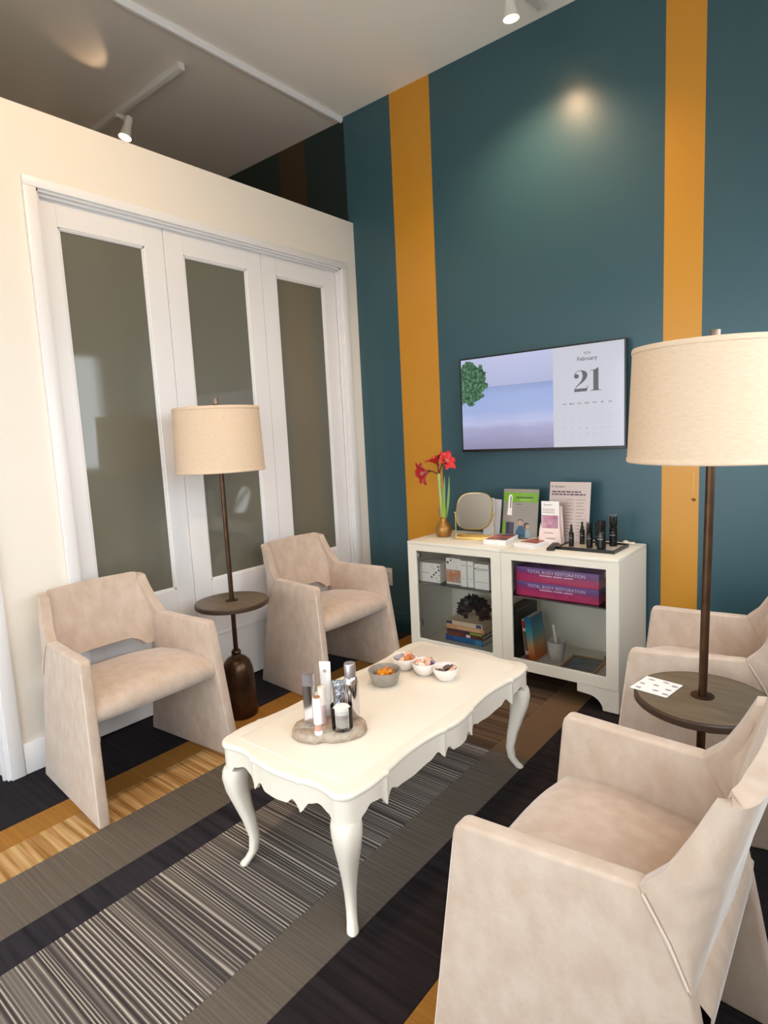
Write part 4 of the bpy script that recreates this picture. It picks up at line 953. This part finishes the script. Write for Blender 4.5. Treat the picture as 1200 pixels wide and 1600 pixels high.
box('dark_block', mat('indigo_print', (62, 52, 84), 0.5), gs, -0.085, -0.035, YS - 0.0004, YS, 0.012, 0.09)
mb = MB().prism([(-0.078, 0.13), (-0.05, 0.13), (-0.052, 0.2), (-0.05, 0.232), (-0.056, 0.245), (-0.068, 0.245), (-0.073, 0.23), (-0.073, 0.19)], YS - 0.0042, YS - 0.0002, lambda u, v, w_: (u, w_, v)); pn = build('stick_sample', mb, M_PAPER, gs)
box('stick_stripe', M_INK, pn, -0.062, -0.056, YS - 0.0046, YS - 0.0042, 0.17, 0.235)
box('headline', mat('dark_green_ink', (70, 104, 26), 0.6), gs, -0.03, 0.075, YS - 0.0008, YS - 0.0004, 0.227, 0.235); box('subline', mat('pale_lime_ink', (190, 226, 120), 0.6), gs, -0.01, 0.055, YS - 0.0008, YS - 0.0004, 0.215, 0.219)
box('title_line', mat('grey_ink', (128, 116, 106), 0.6), gs, -0.03, 0.012, YS - 0.0004, YS, 0.19, 0.194)
for i_ in range(4): box('body_line', mat('faint_ink', (164, 152, 142), 0.6), gs, -0.03, 0.07 - 0.01 * (i_ % 2), YS - 0.0004, YS, 0.172 - i_ * 0.014, 0.175 - i_ * 0.014)
def blob(nm, pts_, m_, par, lift=0.0): return build(nm, MB().add([(x, YS - 0.0006 - lift, z) for x, z in pts_], [tuple(range(len(pts_)))]), m_, par, smooth=0)
M_SKIN = mat('printed_skin', (222, 178, 156), 0.6); M_HAIR = mat('printed_dark_hair', (52, 36, 34), 0.6)
blob('printed_blue_jacket', [(-0.024, 0.008), (0.035, 0.008), (0.036, 0.05), (0.024, 0.068), (0.012, 0.074), (-0.006, 0.07), (-0.02, 0.045)], mat('printed_blue', (28, 92, 128), 0.5), gs)
blob('printed_face', circ(0.004, 0.09, 0.015, n_=14)[:-1], M_SKIN, gs, 0.0003); blob('printed_hair', circ(0.004, 0.093, 0.017, 0.05, PI - 0.05, 10), M_HAIR, gs, 0.0002)
blob('printed_pale_top', [(0.036, 0.008), (0.07, 0.008), (0.068, 0.035), (0.055, 0.05), (0.04, 0.05)], mat('printed_pale_blue', (176, 196, 200), 0.5), gs, 0.0003)
blob('printed_hair', circ(0.042, 0.074, 0.017, 0.5, 1.6 * PI, 12), M_HAIR, gs, 0.0001); blob('printed_face', circ(0.047, 0.07, 0.012, n_=12)[:-1], M_SKIN, gs, 0.0004)
# pale pink information sheet
M_PINK = mat('pale_pink_paper', (246, 224, 216), 0.55)
pk, ps_ = flyer('flyer_stand', 'tall pale pink information sheet in a clear stand', 1.508, -0.150, 0.222, 0.322, 0.16, M_PINK)
text('lettering', 'Quttieri', 0.018, M_INK, ps_, FRONT(-0.058, YS - 0.0004, 0.298)); mb = MB(); disc(mb, -0.099, YS - 0.0004, 0.298, 0.004); build('logo_mark', mb, M_INK, ps_, smooth=0)
for i_, (z_, a, b) in enumerate(((0.266, -0.098, 0.06), (0.252, -0.098, 0.085))):
    x_ = a
    random.seed(20 + i_)
    while x_ < b:
        w_ = 0.008 + 0.018 * random.random(); box('headline_word', mat('plum_ink', (120, 84, 98), 0.6), ps_, x_, min(b, x_ + w_), YS - 0.0004, YS, z_, z_ + 0.008); x_ += w_ + 0.004
for cx_ in (-0.02, 0.04):
    for i_ in range(12): box('body_line', mat('rose_ink', (222, 190, 178), 0.6), ps_, cx_, cx_ + 0.046 - 0.006 * (i_ % 3), YS - 0.0004, YS, 0.226 - i_ * 0.017, 0.232 - i_ * 0.017)
# small brochure dispenser
sm_ = thing('brochure_holder', 'small pink brochure pocket in front of the tall pink sheet', 'holder', (1.448, -0.215, ZK), 0.04)
mb = MB().prism([(-0.062, 0.0), (0.062, 0.0), (0.056, 0.075), (0.048, 0.115), (0.044, 0.088), (-0.044, 0.088), (-0.048, 0.115), (-0.056, 0.075)], -0.022, -0.020, lambda u, v, w_: (u, w_, v)); build('pocket_front', mb, M_PINK, sm_)
mb = MB().prism([(-0.062, 0.0), (0.062, 0.0), (0.052, 0.2), (-0.052, 0.2)], 0.020, 0.022, lambda u, v, w_: (u, w_, v)); build('pocket_back', mb, M_PINK, sm_)
box('pocket_floor', M_PINK, sm_, -0.060, 0.060, -0.0198, 0.0198, 0, 0.002)
br = box('brochure', M_PAPER, sm_, -0.047, 0.047, -0.012, -0.004, 0.003, 0.228, 0.0)
box('brochure_photo', mat('mauve_photo', (170, 110, 140), 0.5, var=(30, (206, 160, 176))), br, -0.043, 0.043, -0.0126, -0.0122, 0.07, 0.155)
text('lettering', 'Quttieri', 0.013, M_INK, br, FRONT(-0.012, -0.0124, 0.21))
for z_ in (0.185, 0.176, 0.167): box('printed_line', M_INKL, br, -0.04, 0.025, -0.0126, -0.0122, z_, z_ + 0.004)
box('printed_line', M_INKL, sm_, -0.03, 0.02, -0.0226, -0.0222, 0.06, 0.066); box('printed_line', M_INKL, sm_, -0.02, 0.03, -0.0226, -0.0222, 0.03, 0.038)
# booklets
def booklets(label, loc, rz, w, d, n_, cov, band):
    z = loc[2]
    r = thing('booklet_stack', label, 'booklets', loc, rz)
    for i_ in range(n_):
        o = box('booklet', M_PAPER, r, -w / 2, w / 2, -d / 2, d / 2, 0, 0.0042, 0.0006, 1); o.location = (0.002 * math.sin(i_ * 2.1), 0.002 * math.cos(i_ * 1.3), i_ * 0.0044)
    zt = n_ * 0.0044 - 0.0001
    mb = MB().add([(x, y, zt + 0.0002) for x, y in band], [tuple(range(len(band)))]); build('cover_photo', mb, cov, r, smooth=0)
    return r
booklets('stack of booklets with an orange and plum cover photo by the mirror', (1.178, -0.262, ZK), 0.13, 0.125, 0.2, 6, mat('orange_plum_photo', (206, 110, 76), 0.35, var=(13, (92, 62, 96))), [(-0.058, -0.085), (0.058, -0.085), (0.058, 0.094), (-0.058, 0.094)])
booklets('stack of white booklets with a red arched picture beside the remote', (1.378, -0.282, ZK), -0.12, 0.115, 0.19, 5, mat('red_brown_photo', (196, 110, 86), 0.35, var=(16, (120, 56, 44))), [(-0.052, -0.05), (0.052, -0.05), (0.05, 0.02), (0.03, 0.07), (-0.01, 0.085), (-0.045, 0.06)])
rm = thing('remote_control', 'slim dark remote control lying on the cabinet top', 'remote', (1.497, -0.302, ZK), 0.22)
box('remote_body', M_MATTE, rm, -0.019, 0.019, -0.085, 0.085, 0, 0.014, 0.004); 
for i_ in range(4): box('button', mat('grey_button', (90, 88, 88), 0.5), rm, -0.006, 0.006, 0.02 + i_ * 0.014, 0.028 + i_ * 0.014, 0.0141, 0.0152)
# tray with serum bottles
tr = thing('bottle_tray', 'black rimmed tray under the small serum bottles', 'tray', (1.672, -0.232, ZK), -0.02)
box('tray_floor', mat('pale_tray_inlay', (214, 200, 184), 0.25), tr, -0.137, 0.137, -0.096, 0.096, 0.001, 0.008)
build('tray_rim', frame_ring(-0.145, 0.145, -0.104, 0.104, 0.0078, 0.0078, 0.0078, 0.0, 0.016).xf(Matrix(((1, 0, 0, 0), (0, 0, 1, 0), (0, 1, 0, 0), (0, 0, 0, 1)))), M_BLACK, tr)
ZB = ZK + 0.0084
def serum(label, x, y, r_, h, kind):
    b_ = thing('serum_bottle', label, 'bottle', (x, y, ZB), 0.3, 'black serum bottles on the tray')
    bh = h * 0.62
    if kind == 'jar': build('bottle_body', MB().lathe([(0, 0), (r_, 0), (r_, h * 0.6), (r_ * 0.98, h * 0.61), (r_, h * 0.62), (r_, h), (0, h)], 24), M_BLACK, b_, smooth=0.5)
    else:
        build('bottle_body', MB().lathe([(0, 0), (r_, 0), (r_, bh - 0.004), (r_ * 0.8, bh), (0, bh)], 24), M_BLACK, b_, smooth=0.5)
        build('pump', MB().lathe([(0, bh + 0.0002), (r_ * 0.62, bh + 0.0002), (r_ * 0.62, bh + h * 0.14), (r_ * 0.42, bh + h * 0.16), (r_ * 0.42, h - 0.006), (0, h - 0.006)], 18), M_MATTE, b_, smooth=0.5)
        if kind == 'cap': build('clear_cap', MB().lathe([(r_ * 0.9, bh + 0.0004), (r_ * 0.9, h), (0, h + 0.001), (0, h), (r_ * 0.84, h - 0.001), (r_ * 0.84, bh + 0.0004)], 22, cap=False), clear_glass('clear_cap_plastic', (0.82, 0.84, 0.84)), b_, smooth=0.5)
    for z0, z1, q in ((0.36, 0.40, 0.7), (0.46, 0.48, 0.5)):
        a0 = -PI / 2 - 0.3; P_ = [[((r_ + 0.0003) * math.cos(a0 + t * q), (r_ + 0.0003) * math.sin(a0 + t * q), z * h) for z in (z0, z1)] for t in (-1, -0.5, 0, 0.5, 1)]
        build('label_line', MB().grid(P_), mat('grey_label_ink', (130, 128, 128), 0.5), b_)
for lab, x, y, r_, h, kd_ in (
    ('small black bottle with a bare pump at the tray end by the remote', 1.580, -0.272, 0.0125, 0.118, 'pump'),
    ('small black bottle with a bare pump at the back of the tray', 1.605, -0.192, 0.0125, 0.122, 'pump'),
    ('black pump bottle with clear cap in the tray middle, front row', 1.672, -0.270, 0.0155, 0.128, 'cap'),
    ('black pump bottle with clear cap in the tray middle, back row', 1.690, -0.205, 0.013, 0.122, 'cap'),
    ('wide all-black bottle without pump at the tray front edge', 1.736, -0.288, 0.0215, 0.142, 'jar'),
    ('tall black bottle under a large clear cap at the tray corner', 1.758, -0.180, 0.019, 0.15, 'cap')): serum(lab, x, y, r_, h, kd_)
wn = thing('white_trinket', 'tiny white lump by the back corner of the cabinet top', 'trinket', (1.785, -0.075, ZK))
build('lump', MB().lathe([(0, 0), (0.012, 0), (0.016, 0.008), (0.012, 0.018), (0, 0.022)], 14), mat('ivory', (228, 214, 192), 0.5), wn); build('tail', MB().tube([(0.01, 0, 0.008), (0.03, -0.004, 0.009), (0.045, 0.0, 0.008)], [0.008, 0.006, 0.008], 10), mat('ivory', (228, 214, 192), 0.5), wn)
# wall plates
def plate(label, cx, cz, w, h, m, outlet):
    p_ = thing('wall_plate', label, 'outlet', (cx, -0.0005, cz)); box('plate', m, p_, -w / 2, w / 2, -0.006, 0.0, -h / 2, h / 2, 0.0015)
    if outlet:
        for dz in (-0.02, 0.02):
            s_ = box('socket', mat('socket_ivory', (216, 206, 194), 0.4), p_, -0.016, 0.016, -0.0075, -0.0061, dz - 0.013, dz + 0.013, 0.0005, 1)
            for dx in (-0.006, 0.006): box('slot', M_BLACK, s_, dx - 0.001, dx + 0.001, -0.0078, -0.0075, dz - 0.003, dz + 0.006)
    else: box('switch', m, p_, -0.008, 0.008, -0.011, -0.0061, -0.014, 0.014)
plate('white power outlet on the teal wall behind the corner armchair', 0.155, 0.377, 0.075, 0.122, mat('plate_ivory', (226, 218, 208), 0.4), True)
plate('dark grey switch plate on the teal wall above the cabinet', 1.697, 0.85, 0.045, 0.07, mat('plate_grey', (96, 104, 106), 0.45), False)

# ------------------------------------------------------------------ on the coffee table
ZTB = TH + 0.0018
sl = thing('stone_slab', 'rough grey brown stone slab on the coffee table', 'stone', (1.446, -1.915, ZTB))
random.seed(11); nS = 40; base = []
for i_ in range(nS):
    a = 2 * PI * i_ / nS; R_ = 1 / math.sqrt((math.cos(a - 0.72) / 0.118) ** 2 + (math.sin(a - 0.72) / 0.088) ** 2)
    R_ *= 1 + 0.05 * math.sin(3 * a + 1) + 0.03 * noise.noise((math.cos(a) * 3, math.sin(a) * 3, 1)) + (-0.09 if 33 <= i_ <= 34 else 0); base.append((R_ * math.cos(a), R_ * math.sin(a)))
lvs = []
for k_, z_ in ((0.93, 0.0), (0.99, 0.004), (1.0, 0.016), (0.97, 0.026), (0.93, 0.0285)):
    lvs.append([(x * k_ * (1 + 0.045 * noise.noise((x * 60, y * 60, z_ * 90))), y * k_ * (1 + 0.02 * noise.noise((x * 55, y * 60, z_ * 90 + 5))), z_) for x, y in base])
build('slab', ringmesh(lvs), mat('grey_brown_stone', (158, 132, 110), 0.75, var=(26, (190, 178, 162)), bump=(60, 1.0)), sl, smooth=0.9)
ZS = ZTB + 0.0287
def item(name, label, cat, x, y, rz=0.0, group=None): return thing(name, label, cat, (x, y, ZS), rz, group)
q = item('cosmetic_bottle', 'rectangular polished silver bottle at the rim of the stone slab', 'bottle', 1.402, -1.955, 0.5)
build('bottle_body', ringmesh([[(x, y, z) for x, y in supere(0.018, 0.013, 5, 28)] for z in (0, 0.13)]), M_CHROME, q, smooth=0.5); build('cap', ringmesh([[(x, y, z) for x, y in supere(0.0185, 0.0135, 5, 28)] for z in (0.1305, 0.166)]), mat('satin_silver', (196, 190, 192), 0.3, metal=0.9), q, smooth=0.5)
q = item('cosmetic_bottle', 'round polished silver bottle with tapered shoulder and satin cap', 'bottle', 1.482, -1.846)
build('bottle_body', MB().lathe([(0, 0), (0.0235, 0), (0.0245, 0.003), (0.0245, 0.115), (0.0225, 0.128), (0.0185, 0.137), (0.017, 0.139), (0, 0.139)], 32), M_CHROME, q, smooth=0.6)
build('cap', MB().lathe([(0, 0.1393), (0.0185, 0.1393), (0.0185, 0.18), (0.0175, 0.182), (0, 0.182)], 28), mat('satin_silver', (196, 190, 192), 0.3, metal=0.9), q, smooth=0.5)
q = item('balm_stick', 'white stick with a brown tip and pink band on the slab front', 'stick', 1.468, -1.985)
build('tube', MB().lathe([(0, 0), (0.0125, 0), (0.0125, 0.012), (0.0115, 0.0125)], 20, cap=False), M_PAPER, q); build('pink_band', MB().lathe([(0.0112, 0.0122), (0.0112, 0.034)], 20, cap=False), mat('pink_beige', (206, 158, 138), 0.4), q)
build('barrel', MB().lathe([(0.0112, 0.0342), (0.0132, 0.0345), (0.0132, 0.117), (0, 0.117)], 20, cap=False), M_PAPER, q, smooth=0.5); build('tip', MB().lathe([(0.0105, 0.1172), (0.0105, 0.119), (0, 0.1195)], 18, cap=False), mat('tan_tip', (170, 120, 78), 0.5), q)
def squeeze(label, x, y, rz, w, h, m, capm, tilt=0.0):
    r = item('squeeze_tube', label, 'tube', x, y, rz); r.rotation_euler = (tilt, 0, rz)
    build('cap', MB().lathe([(0, 0), (w * 0.62, 0), (w * 0.62, 0.024), (0, 0.024)], 20), capm, r, smooth=0.5)
    rows_ = []
    for i_ in range(8):
        t = i_ / 7; ax = lerp(w * 0.85, w, t); by = lerp(w * 0.85, 0.0015, t ** 0.8); rows_.append([(ax * math.cos(a), by * math.sin(a), 0.0245 + (h - 0.0245) * t) for a in (2 * PI * k_ / 20 for k_ in range(20))])
    build('tube_body', ringmesh(rows_), m, r, smooth=0.8); return r
t1 = squeeze('tall white squeeze tube with a small grey emblem, standing on its cap', 1.404, -1.880, 0.5, 0.019, 0.182, M_PAPER, M_PAPER)
mb = MB(); disc(mb, 0, -0.0046, 0.152, 0.006, 10); build('emblem', mb, M_INKL, t1, smooth=0)
squeeze('crumpled silver foil tube behind the glass jar', 1.447, -1.868, 0.62, 0.021, 0.125, mat('crumpled_foil', (168, 172, 180), 0.22, metal=1.0, bump=(45, 0.9)), M_CHROME)
q = item('lip_vial', 'slim clear vial with pale cap between the two silver bottles', 'vial', 1.428, -1.926)
build('vial_glass', MB().lathe([(0, 0), (0.0115, 0), (0.0115, 0.062), (0, 0.062)], 20), mat('pink_tinted_plastic', (214, 186, 186), 0.12), q, smooth=0.5); build('vial_cap', MB().lathe([(0, 0.0622), (0.0125, 0.0622), (0.0125, 0.118), (0, 0.118)], 20), mat('pearl_cap', (238, 226, 210), 0.3), q, smooth=0.5)
q = item('glass_jar', 'clear glass holding a white-topped cream jar', 'jar', 1.508, -1.921)
build('tumbler', MB().lathe([(0, 0), (0.027, 0), (0.0325, 0.006), (0.0345, 0.078), (0.0325, 0.078), (0.030, 0.010), (0, 0.008)], 36), M_JAR, q, smooth=0.7)
cj = build('cream_jar', MB().lathe([(0, 0), (0.018, 0), (0.0275, 0.032), (0, 0.032)], 28), mat('frosted_silver', (222, 216, 212), 0.45, metal=0.3), q, smooth=0.5); cj.location = (0, 0, 0.0085); build('band', MB().lathe([(0, 0.0322), (0.0285, 0.0322), (0.0285, 0.046), (0, 0.046)], 28), mat('satin_silver', (196, 190, 192), 0.3, metal=0.9), cj, smooth=0.5); build('lid', MB().lathe([(0, 0.0462), (0.029, 0.0462), (0.029, 0.058), (0.022, 0.066), (0, 0.068)], 28), M_PAPER, cj, smooth=0.6)
# bowls with sweets
gb = thing('candy_bowl', 'round grey bowl of orange wrapped sweets', 'bowl', (1.358, -1.528, ZTB))
build('bowl', MB().lathe([(0, 0), (0.045, 0), (0.049, 0.004), (0.0615, 0.052), (0.0615, 0.054), (0.0575, 0.054), (0.046, 0.010), (0, 0.008)], 40), mat('grey_stoneware', (150, 142, 132), 0.5, var=(40, (162, 154, 144))), gb, smooth=0.7)
def candy(label, loc, rot, m, group, s_=1.0):
    c_ = thing('wrapped_sweet', label, 'sweet', loc, 0, group); c_.rotation_euler = rot
    build('sweet_body', MB().tube([(-0.012 * s_, 0, 0), (-0.009 * s_, 0, 0), (0, 0, 0), (0.009 * s_, 0, 0), (0.012 * s_, 0, 0)], [0.003 * s_, 0.007 * s_, 0.0088 * s_, 0.007 * s_, 0.003 * s_], 10), m, c_)
    for sg in (-1, 1): build('wrapper_twist', MB().tube([(sg * 0.0118 * s_, 0, 0), (sg * 0.018 * s_, 0.001, 0.001)], [0.003 * s_, 0.0078 * s_], 8, 0.4), m, c_)
random.seed(9)
M_OR = mat('orange_foil', (232, 158, 40), 0.3, var=(50, (206, 116, 20))); GO = 'orange sweets in the grey bowl'
for i_ in range(9):
    a = i_ * 2.4; rr_ = 0.03 * math.sqrt((i_ + 0.3) / 9); lz = 0.02 + (0.018 if i_ < 5 else 0.006)
    candy('orange wrapped sweet heaped in the grey bowl', (1.358 + rr_ * math.cos(a), -1.528 + rr_ * math.sin(a), ZTB + lz), (random.uniform(-0.5, 0.5), random.uniform(-0.7, 0.7), random.uniform(0, 3)), M_OR, GO, 1.3)
tb3 = thing('triple_dish', 'white dish of three joined cups holding sweets', 'dish', (1.432, -1.373, ZTB))
CUPS = (-0.098, 0.0, 0.098)
for i_, cx_ in enumerate(CUPS):
    build('cup', MB().lathe([(0, 0), (0.028, 0), (0.034, 0.005), (0.046, 0.026), (0.0495, 0.046), (0.0485, 0.048), (0.0455, 0.047), (0.040, 0.026), (0.026, 0.009), (0, 0.007)], 36, (cx_, 0, 0)), mat('white_porcelain', (244, 236, 228), 0.25), tb3, smooth=0.8)
CM = [mat('peach_wrapper', (226, 150, 110), 0.4, var=(40, (240, 206, 186))), mat('cream_wrapper', (240, 222, 206), 0.4), mat('amber_wrapper', (206, 122, 66), 0.35), mat('violet_wrapper', (84, 66, 126), 0.35), mat('grey_wrapper', (150, 150, 160), 0.35), mat('dark_wrapper', (96, 76, 66), 0.4)]
sets = [([2, 0, 1, 4, 0, 2], 'far cup'), ([3, 0, 1, 0, 1, 0], 'middle cup'), ([0, 5, 1, 5, 1], 'near cup')]
names_ = ['peach', 'cream', 'amber', 'violet', 'grey', 'brown']; places = ['the end cup by the doors', 'the middle cup', 'the end cup by the cabinet side']
for (lst, _), cx_, pl, deep in zip(sets, CUPS, places, (0.0, 0.0, -0.012)):
    for i_, ci in enumerate(lst):
        a = i_ * 2 * PI / len(lst) + 0.7; rr_ = 0.022
        candy('%s wrapped sweet in %s of the white dish' % (names_[ci], pl), (1.432 + cx_ + rr_ * math.cos(a), -1.373 + rr_ * math.sin(a), ZTB + 0.040 + deep + 0.006 * (i_ % 2)), (random.uniform(-0.4, 0.4), random.uniform(-0.5, 0.5), random.uniform(0, 3)), CM[ci], '%s sweets in %s' % (names_[ci], pl), 1.3)
